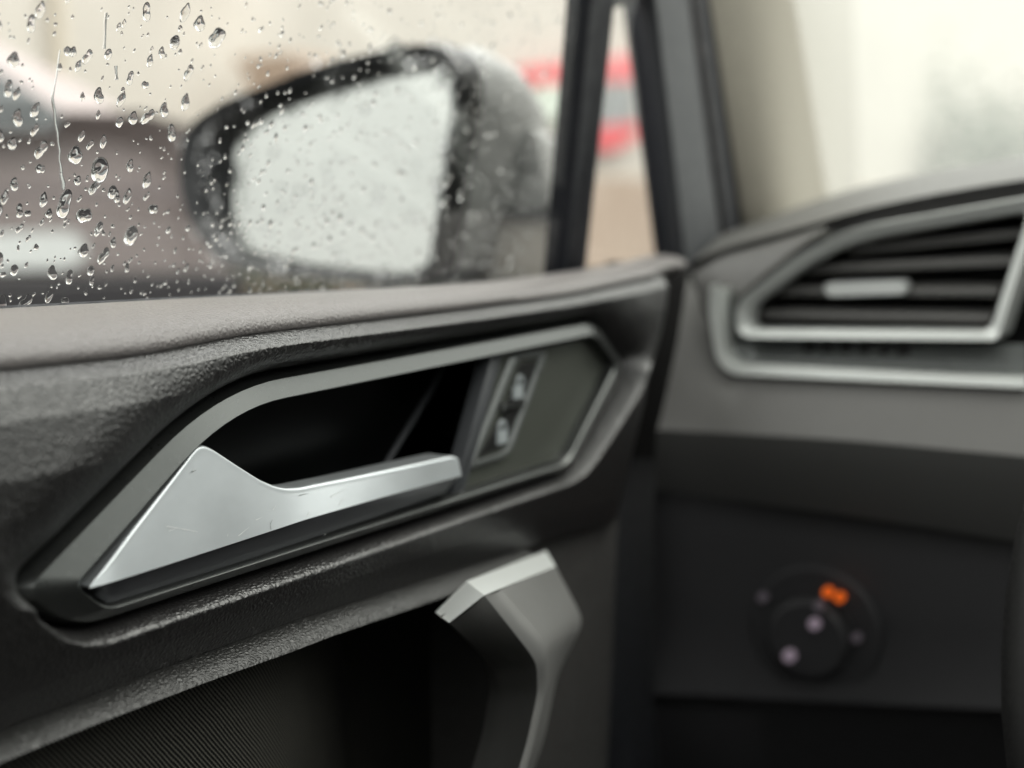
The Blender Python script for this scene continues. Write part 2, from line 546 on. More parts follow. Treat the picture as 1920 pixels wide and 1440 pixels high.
def ringat(d, s, dz=0.0):
    return [PC(l * s, d, 0.35 + (z - 0.35) * (1 - dz)) for l, z in ring]
V, Fc = loft([ringat(0.10, 0.90, 0.05), ringat(0.03, 0.97, 0.01), ringat(0.0, 0.985), ringat(0.12, 1.0), ringat(1.0, 1.0), ringat(3.9, 1.0), ringat(4.2, 0.9, 0.1)], True, True, True)
link_mesh('body', V, Fc, M['mauve'], pcar, 40)
gh = [(0.735, 1.385), (0.60, 1.47), (0.475, 1.535), (0.36, 1.575), (0.0, 1.60)]
gring = [(-l, z) for l, z in gh] + [(l, z) for l, z in gh[-2::-1]]
V, Fc = loft([[PC(l, 0.08 + (z - 1.385) * 0.9, z) for l, z in gring], [PC(l, 1.9 - (z - 1.385) * 0.5, z) for l, z in gring]], True, True, True)
link_mesh('cabin_roof', V, Fc, M['mauve'], pcar, 40)
rw = [(-0.58, 1.352), (0.58, 1.352), (0.60, 1.385), (0.46, 1.485), (0.38, 1.525), (-0.38, 1.525), (-0.46, 1.485), (-0.60, 1.385)]
V, Fc = prism([PC(l, -0.012 + max(0.0, z - 1.385) * 0.9, z) for l, z in rw], tuple(pdir * 0.03), 0.004)
link_mesh('rear_window', V, Fc, M['car_glass'], pcar, 30)
V, Fc = loft([[PC(l, d, z) for l, z in ((-0.93, 0.40), (0.93, 0.40), (0.95, 0.75), (0.92, 1.078), (-0.92, 1.078), (-0.95, 0.75))] for d in (-0.07, 0.25)], True, True, True)
link_mesh('bumper', V, Fc, M['bumper'], pcar, 30)
V, Fc = loft([[PC(l, d, z) for l, z in ((0.25, 1.084), (0.60, 1.09), (0.63, 1.11), (0.625, 1.145), (0.60, 1.16), (0.25, 1.155))] for d in (-0.03, 0.05)], True, True, True)
link_mesh('lamp', V, Fc, M['lamp'], pcar, 30)
V, Fc = loft([[PC(-l, d, z) for l, z in ((0.25, 1.084), (0.60, 1.09), (0.63, 1.11), (0.625, 1.145), (0.60, 1.16), (0.25, 1.155))] for d in (-0.03, 0.05)], True, True, True)
link_mesh('lamp', V, Fc, M['lamp'], pcar, 30)
V, Fc = box(-1, 1, -1, 1, -1, 1)
link_mesh('crease_strip', [PC(x * 0.86, -0.006 + y * 0.012, 1.235 + z * 0.010) for x, y, z in V], Fc, M['mauve_dark'], pcar, 0)  # body crease drawn as a strip, its shade put into darker paint
for l in (-0.78, 0.78):
    for d in (0.7, 3.3):
        V, Fc = loft([[PC(l + dx, d + 0.34 * math.cos(a), 0.34 + 0.34 * math.sin(a)) for a in np.linspace(0, 2 * math.pi, 24, endpoint=False)] for dx in (-0.11, 0.11)], True, True, True)
        link_mesh('wheel', V, Fc, M['rubber'], pcar, 40)

# tree beyond the windscreen
M['bark'] = mat('bark', (0.06, 0.045, 0.035), 0.9)
M['leaf'] = mat('wet_leaves', (0.06, 0.11, 0.045), 0.5)
col_var(M['leaf'], coords(M['leaf']), 1.5, (0.05, 0.09, 0.04), (0.09, 0.14, 0.06))
def tree(loc, h, r, label, n=2600):
    t = empty('tree', loc, label, 'tree', 'trees seen through the windscreen')
    x, y, z = loc
    parts = [tube([(x, y, 0), (x + 0.05, y, h * 0.35), (x - 0.04, y + 0.05, h * 0.7)], [0.16, 0.12, 0.05], 8)]
    for k in range(7):
        a = k * 2.4
        parts.append(tube([(x, y, h * (0.33 + 0.04 * k)), (x + math.cos(a) * r * 0.7, y + math.sin(a) * r * 0.7, h * (0.5 + 0.05 * k))], [0.06, 0.015], 6))
    link_mesh('trunk', *merge(*parts), M['bark'], t)
    cl = rng.normal(0, 1, (26, 3)); cl /= np.linalg.norm(cl, axis=1)[:, None]
    cl = cl * rng.uniform(0.35, 1.0, (26, 1)) * np.array([r, r, h * 0.36]) + np.array([x, y, h * 0.66])
    V, Fc = [], []
    for k in range(n):
        c = cl[k % 26] + rng.normal(0, 0.2 * r, 3)
        a = rng.normal(0, 1, 3); a /= np.linalg.norm(a)
        b = np.cross(a, rng.normal(0, 1, 3)); b /= np.linalg.norm(b)
        s = rng.uniform(0.05, 0.1)
        i = len(V)
        V += [tuple(c + a * s), tuple(c + b * s * 0.5), tuple(c - a * s), tuple(c - b * s * 0.5)]
        Fc.append((i, i + 1, i + 2, i + 3))
    link_mesh('crown', V, Fc, M['leaf'], t, 0)
tree((-1.9, 19.0, 0), 3.0, 1.5, 'low leafy tree nearest the right edge, seen through the misted windscreen')
tree((-5.0, 27.0, 0), 3.9, 2.0, 'broad pale tree behind the windscreen, left of the nearer one')
tree((-0.9, 31.0, 0), 4.6, 2.2, 'tall hazy tree farthest away behind the windscreen')

# ------------------------------------------------------------------ our car: body shell round the cabin
body = empty('car_cabin', (0.7, 0.9, 0.4), 'grey trimmed windscreen pillar and cabin shell of the car', 'car cabin')
M['lining'] = mat('roof_lining', srgb(190, 188, 182), 0.9)
col_var(M['lining'], coords(M['lining']), 300, srgb(184, 182, 176), srgb(196, 194, 188))
M['trim_dark'] = mat('cabin_trim', srgb(52, 51, 50), 0.6)
rough_var(M['trim_dark'], coords(M['trim_dark']), 200, 0.5, 0.7)
M['carpet'] = mat('carpet', srgb(38, 37, 36), 0.95)
for b_ in ((-0.10, 0.10, -1.9, 0.42), (1.30, 1.55, -1.9, 0.42), (0.101, 1.299, 0.22, 0.42), (0.101, 1.299, -1.9, -0.75)):   # roof frame round an unseen glass opening added to let in top light
    link_mesh('roof', *box(*b_, 1.60, 1.65), M['lining'], body, 0)
link_mesh('added_toplight', [(0.10, -0.75, 1.63), (1.30, -0.75, 1.63), (1.30, 0.22, 1.63), (0.10, 0.22, 1.63)], [(0, 1, 2, 3)], M['added_toplight'], body, 0)
link_mesh('floor_pan', *box(-0.10, 1.55, -1.9, 1.1, 0.35, 0.40), M['carpet'], body, 0)
link_mesh('passenger_door', *box(1.46, 1.54, -1.9, 0.9, 0.41, 1.16), M['trim_dark'], body, 0)
link_mesh('rear_bulkhead', *box(-0.09, 1.45, -1.89, -1.80, 0.41, 1.18), M['trim_dark'], body, 0)
link_mesh('firewall', *box(-0.04, 1.45, 1.02, 1.09, 0.41, 1.05), M['trim_dark'], body, 0)
link_mesh('cowl_side', *box(-0.10, -0.05, 0.566, 1.05, 0.41, 1.16), M['rubber'], body, 0)
link_mesh('cowl_cover', *box(-0.065, -0.008, 0.60, 0.74, 1.08, 1.172), M['trim_dark'], body, 0)
link_mesh('rear_door', *box(-0.09, -0.03, -1.79, -0.45, 0.41, 1.16), M['trim_dark'], body, 0)
for y0, y1 in ((-0.62, -0.46), (-1.79, -1.62)):
    for x0, x1 in ((-0.07, -0.01), (1.42, 1.46)):
        link_mesh('door_pillar', *box(x0, x1, y0, y1, 1.163, 1.598), M['lining'], body, 0)
V, Fc = loft([[(1.40, 1.02, 1.05), (1.48, 1.02, 1.05), (1.48, 0.95, 1.05), (1.40, 0.95, 1.05)], [(1.36, 0.36, 1.60), (1.44, 0.36, 1.60), (1.44, 0.28, 1.60), (1.36, 0.28, 1.60)]], True, True, True)
link_mesh('far_pillar', V, Fc, M['lining'], body, 0)

# near windscreen pillar: strips lofted between the lines where their surfaces turn
def band(name, lines, m, parent, n=10, smooth=40):
    loops = []
    for L in lines:
        a, b = np.array(L[0]), np.array(L[1])
        loops.append([tuple(a + (b - a) * t) for t in np.linspace(-0.25, 1.25, n)])
    V, Fc = loft(loops, False)
    return link_mesh(name, V, Fc, m, parent, smooth)
pA = [(-0.029,0.65034,1.30376),(-0.029,0.70378,1.19136)]
pB = [(-0.0165,0.66808,1.30509),(-0.0165,0.70673,1.1914)]
pC = [(-0.012,0.704,1.30936),(-0.012,0.73107,1.19848)]
pD = [(-0.021,0.76238,1.31753),(-0.021,0.77726,1.20455)]
pE = [(-0.06,0.96449,1.3464),(-0.06,0.99044,1.21727)]
pF = [(-0.11,1.15745,1.37494),(-0.11,1.18881,1.22984)]
band('pillar_trim', [[(-0.055,0.7087,1.31321),(-0.055,0.76582,1.18902)], pA, pB, pC, pD, pE, pF], M['pillar_cloth'], body, 10, 60)
V, Fc = loft([[(-0.08, 1.03, 1.10), (1.45, 1.03, 1.10)], [(-0.03, 0.36, 1.60), (1.42, 0.36, 1.60)]], False)
link_mesh('windscreen', V, Fc, M['wind_pane'], body, 0)
link_mesh('passenger_window', [(1.49, -1.9, 1.15), (1.49, 0.95, 1.15), (1.44, 0.3, 1.62), (1.44, -1.9, 1.62)], [(0, 1, 2, 3)], M['tinted'], body, 0)
link_mesh('rear_window', [(-0.1, -1.86, 1.17), (1.5, -1.86, 1.17), (1.5, -1.80, 1.62), (-0.1, -1.80, 1.62)], [(0, 1, 2, 3)], M['tinted'], body, 0)

# ------------------------------------------------------------------ dashboard
dash = empty('dashboard', (0.5, 0.62, 0.45), 'grey dashboard end with silver trimmed air vent', 'dashboard')
def row(P, x1=1.42):
    """a traced edge continued to the far side of the car"""
    P = [tuple(p) for p in P]
    return P
NX = 46
def xrow(P, xs):
    P = np.array(P, float)
    return np.stack([xs, np.interp(xs, P[:, 0], P[:, 1]), np.interp(xs, P[:, 0], P[:, 2])], 1)
def dash_skin(name, rows, m, x0=-0.045, smooth=50, x1=0.40):
    xs = np.concatenate([np.linspace(x0, x1, NX), np.linspace(x1 + 0.05, 1.42, 8)])
    L = []
    for P in rows:
        k_ = xs.copy()
        k_[:NX] = np.linspace(np.array(P)[0][0], x1, NX)
        r = xrow(P, k_)
        for _ in range(3):
            r[1:-1, 1:] = (r[:-2, 1:] + 2 * r[1:-1, 1:] + r[2:, 1:]) / 4
        L.append(r)
    V, Fc = loft(L, False)
    return link_mesh(name, V, Fc, m, dash, smooth)
top_back = [(-0.05, 0.98, 1.165), (0.15, 1.0, 1.19), (0.4, 1.02, 1.20), (1.4, 1.02, 1.18)]
top_mid  = [(-0.02752,0.72,1.19412),(-0.00352,0.72,1.2028),(0.02537,0.72,1.21197),(0.06931,0.72,1.22079),(0.11061,0.72,1.22697),(0.15428,0.72,1.23039)]
top_edge = [(-0.01911,0.645,1.1875),(0.0004,0.645,1.19212),(0.02197,0.645,1.19815),(0.04783,0.645,1.20747),(0.0872,0.645,1.21572),(0.1242,0.645,1.22159),(0.16333,0.645,1.22496)]
top_low  = [(-0.02037,0.612,1.17524),(-0.00843,0.612,1.18154),(0.0128,0.612,1.18682),(0.0333,0.612,1.19191),(0.05789,0.612,1.19995),(0.09531,0.612,1.20756),(0.13046,0.612,1.21313),(0.16755,0.612,1.21788)]
top_in   = [(-0.02399,0.63,1.17117),(-0.01288,0.63,1.17792),(0.00887,0.63,1.18391),(0.0273,0.63,1.18866),(0.05263,0.63,1.197),(0.09115,0.63,1.20517),(0.12735,0.63,1.211),(0.16553,0.63,1.21619)]
dash_skin('top_pad', [top_back, top_mid, top_edge, top_low, top_in], M['panel_grey'])
# fascia under the vent, knee panel and lower edge
f1 = [(-0.01337,0.592,1.17031),(-0.00858,0.592,1.17215),(-0.00409,0.592,1.15941),(0.00185,0.592,1.12735),(0.01655,0.592,1.12524),(0.13788,0.592,1.12728),(0.17456,0.592,1.12753)]
f2 = [(-0.0117,0.577,1.14038),(-0.0037,0.577,1.13587),(0.0027,0.577,1.12888),(0.00847,0.577,1.12557),(0.02226,0.577,1.12473),(0.14057,0.577,1.12695),(0.17632,0.577,1.12726)]
f3 = [(-0.01425,0.566,1.10692),(0.01302,0.566,1.10756),(0.07448,0.566,1.10915),(0.14335,0.566,1.10868),(0.17856,0.566,1.10881)]
f4 = [(-0.01492,0.563,1.10087),(0.01435,0.563,1.10207),(0.07554,0.563,1.10372),(0.14413,0.563,1.10318),(0.17921,0.563,1.10309)]
f5 = [(-0.01719,0.566,1.08935),(0.01336,0.566,1.09068),(0.07502,0.566,1.09221),(0.14414,0.566,1.09103),(0.17951,0.566,1.09048)]
f6 = [(-0.02421,0.582,1.06881),(0.00735,0.582,1.0681),(0.07106,0.582,1.06688),(0.14251,0.582,1.06386),(0.1791,0.582,1.06235)]
dash_skin('fascia', [f1, f2, f3, f4], M['panel_grey'])
M['panel_shaded'] = mat('shaded_dash_plastic', srgb(80, 80, 79), 0.48)  # same dash plastic, darkened to carry the shade on the downturned part
rough_var(M['panel_shaded'], coords(M['panel_shaded']), 300, 0.42, 0.58)
dash_skin('lower_fascia', [f4, f5, f6], M['panel_shaded'])
k0 = [(-0.02967,0.594,1.06663),(0.00254,0.594,1.06589),(0.06756,0.594,1.06462),(0.14048,0.594,1.06151),(0.17782,0.594,1.05995)]
k1 = [(-0.02947,0.592,1.05809),(0.00352,0.592,1.05767),(0.06841,0.592,1.05683),(0.14115,0.592,1.05468),(0.17841,0.592,1.05291)]
k2 = [(-0.03144,0.598,1.00315),(0.00215,0.598,1.00565),(0.06805,0.598,1.01212),(0.14173,0.598,1.01791),(0.17938,0.598,1.02065)]
k3 = [(-0.02723,0.59,0.96553),(0.00609,0.59,0.97037),(0.07148,0.59,0.97927),(0.14443,0.59,0.98974),(0.18164,0.59,0.99506)]
k4 = [(-0.03122,0.599,0.95591),(0.00264,0.599,0.96126),(0.06908,0.599,0.97034),(0.14318,0.599,0.9818),(0.18098,0.599,0.98736)]
k5 = [(-0.03202,0.612,0.90688),(-0.00166,0.612,0.91367),(0.06654,0.612,0.92892),(0.14248,0.612,0.9459),(0.18116,0.612,0.95455)]
k6 = [(p[0], 0.75, 0.75) for p in k5]
dash_skin('knee_panel', [k0, k1, k2, k3, k4, k5, k6], M['panel_dark'], -0.045, 30)

vent = bpy.data.objects.new('air_vent', None); COL.objects.link(vent); vent.parent = dash
# silver tray edge: L-shaped rim left of and below the vent
def strip2(a, b, ya, yb, lift=0.006):
    a, b = np.array(a), np.array(b)
    loops = [sety(a, ya + 0.012), sety(a, ya), a * 0.9 + b * 0.1 - np.array([0, lift * 0.4, 0]), a * 0.1 + b * 0.9 - np.array([0, lift * 0.4, 0]), sety(b, yb), sety(b, yb + 0.012)]
    return loft(loops, False)
La = rounded([(0.00486,0.575,1.16663),(0.00402,0.575,1.157),(0.00926,0.575,1.12656),(0.14186,0.575,1.12878)], [0.0, 0.012, 0.012, 0.0], 8)[8:-8]
Lb = rounded([(0.01174,0.577,1.16553),(0.01092,0.577,1.15592),(0.01446,0.577,1.13344),(0.14127,0.577,1.13417)], [0.0, 0.010, 0.008, 0.0], 8)[8:-8]
Lb = Lb + (La - Lb) * 0.2
link_mesh('tray_rim', *strip2(La, Lb, 0.575, 0.577, 0.004), M['vent_paint'], vent, 50)
# tray between rim and vent
T1 = rounded([(0.00874,0.584,1.1639),(0.00789,0.584,1.15538),(0.01172,0.584,1.13263),(0.14006,0.584,1.13359)], [0.0, 0.010, 0.008, 0.0], 8)[8:-8]
T2 = rounded([(0.01548,0.59,1.16015),(0.01436,0.59,1.15281),(0.01694,0.59,1.14119),(0.13846,0.59,1.14548)], [0.0, 0.010, 0.008, 0.0], 8)[8:-8]
link_mesh('tray', *loft([T1, T2], False), M['tray_grey'], vent, 50)
cheekA = polyline([(-0.01323,0.598,1.17032),(-0.00134,0.598,1.17803),(0.02062,0.598,1.18424),(0.03811,0.598,1.189),(0.05265,0.598,1.19408)], 20, 0)
cheekB = polyline([(0.00297,0.586,1.14035),(0.00836,0.586,1.15649),(0.02412,0.586,1.17024),(0.0399,0.586,1.18287),(0.05292,0.586,1.19186)], 20, 0)
link_mesh('vent_cheek', *loft([cheekA.tolist(), (cheekA * 0.5 + cheekB * 0.5 - np.array([0, 0.003, 0])).tolist(), cheekB.tolist(), (cheekB + np.array([0.004, 0.03, -0.004])).tolist()], False), M['panel_grey'], dash, 60)
# chrome vent surround
Vo = rounded([(0.01554,0.578,1.15938),(0.0555,0.578,1.19083),(0.14484,0.578,1.20687),(0.13017,0.578,1.14717),(0.01691,0.578,1.14312)], [0.010, 0.03, 0.004, 0.004, 0.008], 8)
Vi = rounded([(0.02416,0.578,1.15682),(0.06201,0.578,1.18475),(0.1368,0.578,1.19762),(0.12429,0.578,1.15257),(0.02435,0.578,1.14873)], [0.006, 0.03, 0.004, 0.004, 0.003], 8)
mixl = lambda a, b, s: a + (b - a) * s
Vi = mixl(Vi, Vo, 0.18)
link_mesh('vent_surround', *loft([sety(Vo, 0.600), sety(Vo, 0.582), sety(mixl(Vo, Vi, 0.10), 0.5765), sety(mixl(Vo, Vi, 0.88), 0.5790), sety(Vi, 0.582), sety(Vi, 0.590)], True), M['vent_paint'], vent, 40)
Vb = sety(Vi * 1.0, 0.655)
link_mesh('vent_throat', *loft([sety(mixl(Vi, Vo, -0.05), 0.588), Vb], True, False, True), M['black'], vent, 40)
link_mesh('vent_housing', *box(-0.03, 0.24, 0.665, 0.67, 1.12, 1.185), M['black'], vent, 0)
def slat(pa, pb, hh=0.0042, dep=0.030):
    a, b = np.array(pa), np.array(pb)
    sec = lambda p: [(p[0], p[1], p[2] - hh * 0.45), (p[0], p[1] - 0.0006, p[2]), (p[0], p[1], p[2] + hh * 0.45), (p[0], p[1] + dep, p[2] + hh * 0.7 + 0.003), (p[0], p[1] + dep, p[2] - hh * 0.2 + 0.003)]
    V, Fc = loft([sec(a), sec(b)], True, True, True)
    return link_mesh('slat', V, Fc, M['panel_grey'], vent, 20)
for P in ([(0.0625,0.592,1.18258),(0.13336,0.592,1.19061)], [(0.04056,0.592,1.17372),(0.13051,0.592,1.1792)], [(0.02737,0.592,1.16381),(0.12599,0.592,1.1663)], [(0.02053,0.592,1.15291),(0.12305,0.592,1.15507)]):
    slat(P[0], P[1])
kn = rounded([(0.05224,0.588,1.1685),(0.08899,0.588,1.17084),(0.08968,0.588,1.1645),(0.05315,0.588,1.16219)], 0.003, 5)
link_mesh('vent_knob', *prism(kn, (0, 0.008, 0), 0.0012), M['cap_paint'], vent, 40)
link_mesh('vent_knob', *prism([(p[0], p[1] + 0.007, p[2] - 0.001) for p in kn], (0, 0.02, 0), 0.001), M['black'], vent, 40)
for i in range(6):
    c = [(0.04699,0.5845,1.13834),(0.08879,0.5845,1.13891)]
    t = i / 5
    q = [c[0][k] * (1 - t) + c[1][k] * t for k in range(3)]
    link_mesh('tray_mark', *prism([(q[0] + a * 0.0028, q[1] + 0.002, q[2] + b * 0.0038 ) for a, b in ((-1, -1), (1, -1), (1, 1), (-1, 1))], (0, 0.004, 0), 0.0003), M['black'], vent, 20)

# light switch dial on the knee panel
dial = bpy.data.objects.new('light_switch', None); COL.objects.link(dial); dial.parent = dash
cx, cy, cz = [(0.05202,0.594,1.00814)][0]
def disc(name, r0, r1, y0, y1, m, n=40):
    loops = [[(cx + r * math.cos(a), y, cz + r * math.sin(a)) for a in np.linspace(0, 2 * math.pi, n, endpoint=False)] for r, y in ((r0, y0), (r0, y1), (r1, y1 - 0.0015))]
    return link_mesh(name, *loft(loops, True, False, True), m, dial, 40)
disc('switch_plate', 0.031, 0.0295, cy + 0.010, cy - 0.0005, M['panel_dark'])
disc('dial_knob', 0.018, 0.0165, cy + 0.002, cy - 0.012, M['panel_dark'])
M['amber'] = bpy.data.materials.new('amber_light'); M['amber'].use_nodes = True
pr(M['amber']).inputs['Base Color'].default_value = (0.6, 0.1, 0.01, 1)
pr(M['amber']).inputs['Emission Color'].default_value = (1.0, 0.16, 0.01, 1)
pr(M['amber']).inputs['Emission Strength'].default_value = 0.30
def mark(name, u, r, m):
    x, y, z = u
    pts = [(x + r * math.cos(a), y, z + r * math.sin(a)) for a in np.linspace(0, 2 * math.pi, 14, endpoint=False)]
    return link_mesh(name, *prism(pts, (0, 0.004, 0), 0.0003), m, dial, 40)
mark('warning_light', [(0.06109,0.579,1.03151)][0], 0.0022, M['amber'])
mark('warning_light', [(0.06645,0.579,1.02987)][0], 0.0022, M['amber'])
M['dot_a'] = mat('dial_print', srgb(150, 138, 150), 0.4)
pr(M['dot_a']).inputs['Emission Color'].default_value = (0.62, 0.48, 0.6, 1)
pr(M['dot_a']).inputs['Emission Strength'].default_value = 0.10
mark('dial_print', [(0.05609,0.577,1.01661)][0], 0.0026, M['dot_a'])
mark('dial_print', [(0.04493,0.577,0.99995)][0], 0.0028, M['dot_a'])
mark('dial_print', [(0.05804,0.577,1.02523)][0], 0.0022, M['soft_print'])
mark('dial_print', [(0.07207,0.588,1.00978)][0], 0.0022, M['soft_print'])
mark('dial_print', [(0.02772,0.588,1.02192)][0], 0.0022, M['soft_print'])

# steering wheel, its rim just enters the picture
sw = empty('steering_wheel', (0.372, 0.42, 1.02), 'black steering wheel rim cropped by the right edge', 'steering wheel')
sc_ = Vector((0.366, 0.42, 1.085)); R_ = 0.186
tilt = Matrix.Rotation(math.radians(-24), 3, 'X')
def onwheel(a, r):
    return sc_ + tilt @ Vector((r * math.cos(a), 0, r * math.sin(a)))
loops = []
for a in np.linspace(0, 2 * math.pi, 72, endpoint=False):
    loops.append([tuple(onwheel(a, R_ + 0.015 * math.cos(b)) + tilt @ Vector((0, 0.017 * math.sin(b), 0))) for b in np.linspace(0, 2 * math.pi, 16, endpoint=False)])
loops.append(loops[0])
link_mesh('rim', *loft(loops, True), M['black'], sw, 60)
hub = [[tuple(onwheel(a, r) + tilt @ Vector((0, d, 0))) for a in np.linspace(0, 2 * math.pi, 32, endpoint=False)] for r, d in ((0.05, 0.06), (0.065, 0.03), (0.065, 0.0), (0.05, -0.012))]
link_mesh('hub', *loft(hub, True, True, True), M['black'], sw, 40)
for a in (0.0, math.pi, -math.pi / 2):
    p, q = onwheel(a, 0.055), onwheel(a, R_ - 0.012)
    w_ = tilt @ Vector((-math.sin(a), 0, math.cos(a))) * 0.018
    dd = tilt @ Vector((0, 0.012, 0))
    V = [p - w_ - dd, p + w_ - dd, p + w_ + dd, p - w_ + dd, q - w_ * .7 - dd * .6, q + w_ * .7 - dd * .6, q + w_ * .7 + dd * .6, q - w_ * .7 + dd * .6]
    link_mesh('spoke', [tuple(v) for v in V], [(3, 2, 1, 0), (4, 5, 6, 7), (0, 1, 5, 4), (1, 2, 6, 5), (2, 3, 7, 6), (3, 0, 4, 7)], M['black'], sw, 20)

# ------------------------------------------------------------------ the door
door = empty('door_assembly', (-0.02, 0.3, 0.45), 'black leather padded car door with silver release lever', 'car door')

# traced edges of the padding (metres in the door plane)
CREASE = [(0.004,0.15836,1.16948),(0.004,0.19003,1.16982),(0.004,0.21148,1.1694),(0.004,0.23589,1.16918),(0.004,0.25418,1.17034),(0.004,0.2743,1.17134),(0.004,0.32121,1.17135),(0.004,0.38,1.17137),(0.004,0.45581,1.17218),(0.004,0.55709,1.17748)]
LOWER  = [(-0.004,0.15829,1.08559),(-0.004,0.19177,1.08633),(-0.004,0.24022,1.08594),(-0.004,0.29492,1.0845),(-0.004,0.34439,1.08191),(-0.004,0.39237,1.07943),(-0.004,0.45481,1.07594),(-0.004,0.53054,1.07065),(-0.004,0.58059,1.06815)]
SILL   = [(-0.046,0.19279,1.17642),(-0.046,0.23099,1.17567),(-0.046,0.28641,1.17475),(-0.046,0.35955,1.17336),(-0.046,0.43368,1.17144),(-0.046,0.52209,1.17234),(-0.046,0.59681,1.17575),(-0.046,0.68207,1.1793)]
F_ = [(-0,0.19586,1.11626),(-0,0.26286,1.15548),(0,0.47733,1.15752),(0,0.508,1.13557),(0,0.45792,1.10093),(0,0.21169,1.10299)]
G_ = [(0,0.21197,1.11477),(-0,0.264,1.14868),(0,0.47192,1.15229),(0,0.49197,1.13803),(0,0.45048,1.10545),(0,0.22045,1.10732)]
FO = rounded(F_, [0.006, 0.026, 0.010, 0.008, 0.012, 0.010], 9)
GI = rounded(G_, [0.003, 0.022, 0.006, 0.004, 0.006, 0.004], 9)

ya, ye = 0.11, 0.565
nc, nr = 620, 300
ys = np.linspace(ya, ye, nc)
zt, zb = at_y(CREASE, ys), at_y(LOWER, ys)
T = np.linspace(0, 1, nr)[:, None]
Yg = np.repeat(ys[None, :], nr, 0)
Zg = zt[None, :] + (zb - zt)[None, :] * T
base = np.interp(np.repeat(T, nc, 1), [0, 0.025, 0.045, 0.08, 0.16, 0.3, 0.5, 0.70, 0.80, 0.9, 1.0],
                 [-0.012, -0.010, -0.001, 0.0055, 0.0090, 0.0115, 0.0105, 0.0060, 0.0035, 0.0005, -0.004])
fade = np.clip((Yg - 0.30) / 0.22, 0, 1)
base = base * (1 - 0.45 * fade) - 0.001 * fade
D, A = sdist(Yg, Zg, FO)
up_ = np.clip((np.sin(A) + 0.15) / 1.0, -1, 1)
lf_ = np.clip(-np.cos(A), 0, 1)
# wide soft roll above and behind the bezel, a tight lip below and in front
w = np.where(up_ > 0, 0.0042 + 0.0208 * np.clip(up_ * 1.25, 0, 1), 0.0042)
w = np.minimum(w, np.maximum(0.006, (zt[None, :] - Zg + np.maximum(D, 0)) * 0.85))
for _ in range(24):
    w[1:-1] = (w[:-2] + 2 * w[1:-1] + w[2:]) / 4
    w[:, 1:-1] = (w[:, :-2] + 2 * w[:, 1:-1] + w[:, 2:]) / 4
floor_x = -0.016
dn = np.clip(D / w, 0, 1)
roll = 1 - np.sqrt(np.clip(1 - (1 - dn) ** 2, 0, 1))
Xg = base - (base - floor_x) * roll
Xg = np.where(D < -0.003, -0.066, Xg)            # open behind the bezel
# front end of the door turns away towards the dashboard
yend = np.interp(Zg, [1.05, 1.09, 1.13, 1.155, 1.178], [0.512, 0.512, 0.522, 0.540, 0.556])
e = np.clip((Yg - (yend - 0.016)) / 0.016, 0, 1.0)
Xg = Xg - 0.030 * (1 - np.sqrt(np.clip(1 - e ** 2, 0, 1)))
Yc = np.minimum(Yg, yend)
V = np.stack([Xg, Yc, Zg], 2).reshape(-1, 3)
link_mesh('leather_panel', V.tolist(), grid_faces(nr, nc), M['leather'], door, 0).data.polygons.foreach_set('use_smooth', [True] * ((nr - 1) * (nc - 1)))

# window sill pad above the crease
zs = at_y(SILL, np.linspace(ya, 0.59, 160))
ysill = np.linspace(ya, 0.59, 160)
zc = at_y(CREASE, np.minimum(ysill, 0.56))
rows_ = []
for t, dx, lift in ((0, -0.004, -0.010), (0, 0, -0.001), (0.02, 0, 0), (0.25, 0, 0.0012), (0.45, 0, 0.0022), (0.6, 0, 0.0026), (0.72, 0, 0.0024), (0.82, 0, 0.0017), (0.90, 0, 0.0004), (0.955, -0.0004, -0.0012), (0.985, -0.0016, -0.0030), (1.0, -0.005, -0.0050), (1.0, -0.010, -0.008)):
    x = -0.046 + (0.001 + 0.046) * t + dx
    z = zs + (zc - zs) * t + lift
    rows_.append([(x - (0.012 * np.clip((yy - 0.53) / 0.05, 0, 1) if t > 0.5 else 0), yy, zz) for yy, zz in zip(ysill, z)])
link_mesh('window_sill', *loft(rows_, False), M['sill'], door, 60)

# grained strip below the padding
STRIP_LOW = [(0.004,0.15253,1.08069),(0.004,0.18503,1.08214),(0.004,0.213,1.08163),(0.004,0.24578,1.08054),(0.004,0.27927,1.07861),(0.004,0.29995,1.07813),(0.004,0.35114,1.07532),(0.004,0.397,1.07318),(0.004,0.45735,1.06945)]
ys2 = np.linspace(ya, 0.425, 140)
a_, b_ = at_y(LOWER, ys2), at_y(STRIP_LOW, ys2)
rows_ = []
for t, x in ((-0.05, -0.014), (0.0, -0.006), (0.03, -0.0035), (0.25, -0.0005), (0.6, 0.0035), (0.78, 0.0042), (0.88, 0.0028), (0.96, -0.001), (1.0, -0.006), (1.02, -0.016)):
    rows_.append([(x - 0.004 * np.clip((yy - 0.36) / 0.1, 0, 1), yy, p + (q - p) * t) for yy, p, q in zip(ys2, a_, b_)])
link_mesh('trim_strip', *loft(rows_, False), M['strip'], door, 60)

# woven insert, hollowing into the pocket behind the grab handle
ys3 = np.linspace(ya, 0.50, 130)
top3 = at_y(STRIP_LOW, ys3)
rows_ = []
for k in range(50):
    t = k / 49
    z = top3 + 0.004 - t * 0.16
    hol = np.clip((ys3 - 0.27) / 0.13, 0, 1) ** 1.6 * np.clip(t * 9, 0, 1)
    rows_.append([(-0.010 + 0.006 * math.sin(t * 2.2) - 0.064 * h, yy, zz) for yy, zz, h in zip(ys3, z, hol)])
link_mesh('fabric_insert', *loft(rows_, False), M['fabric'], door, 60)

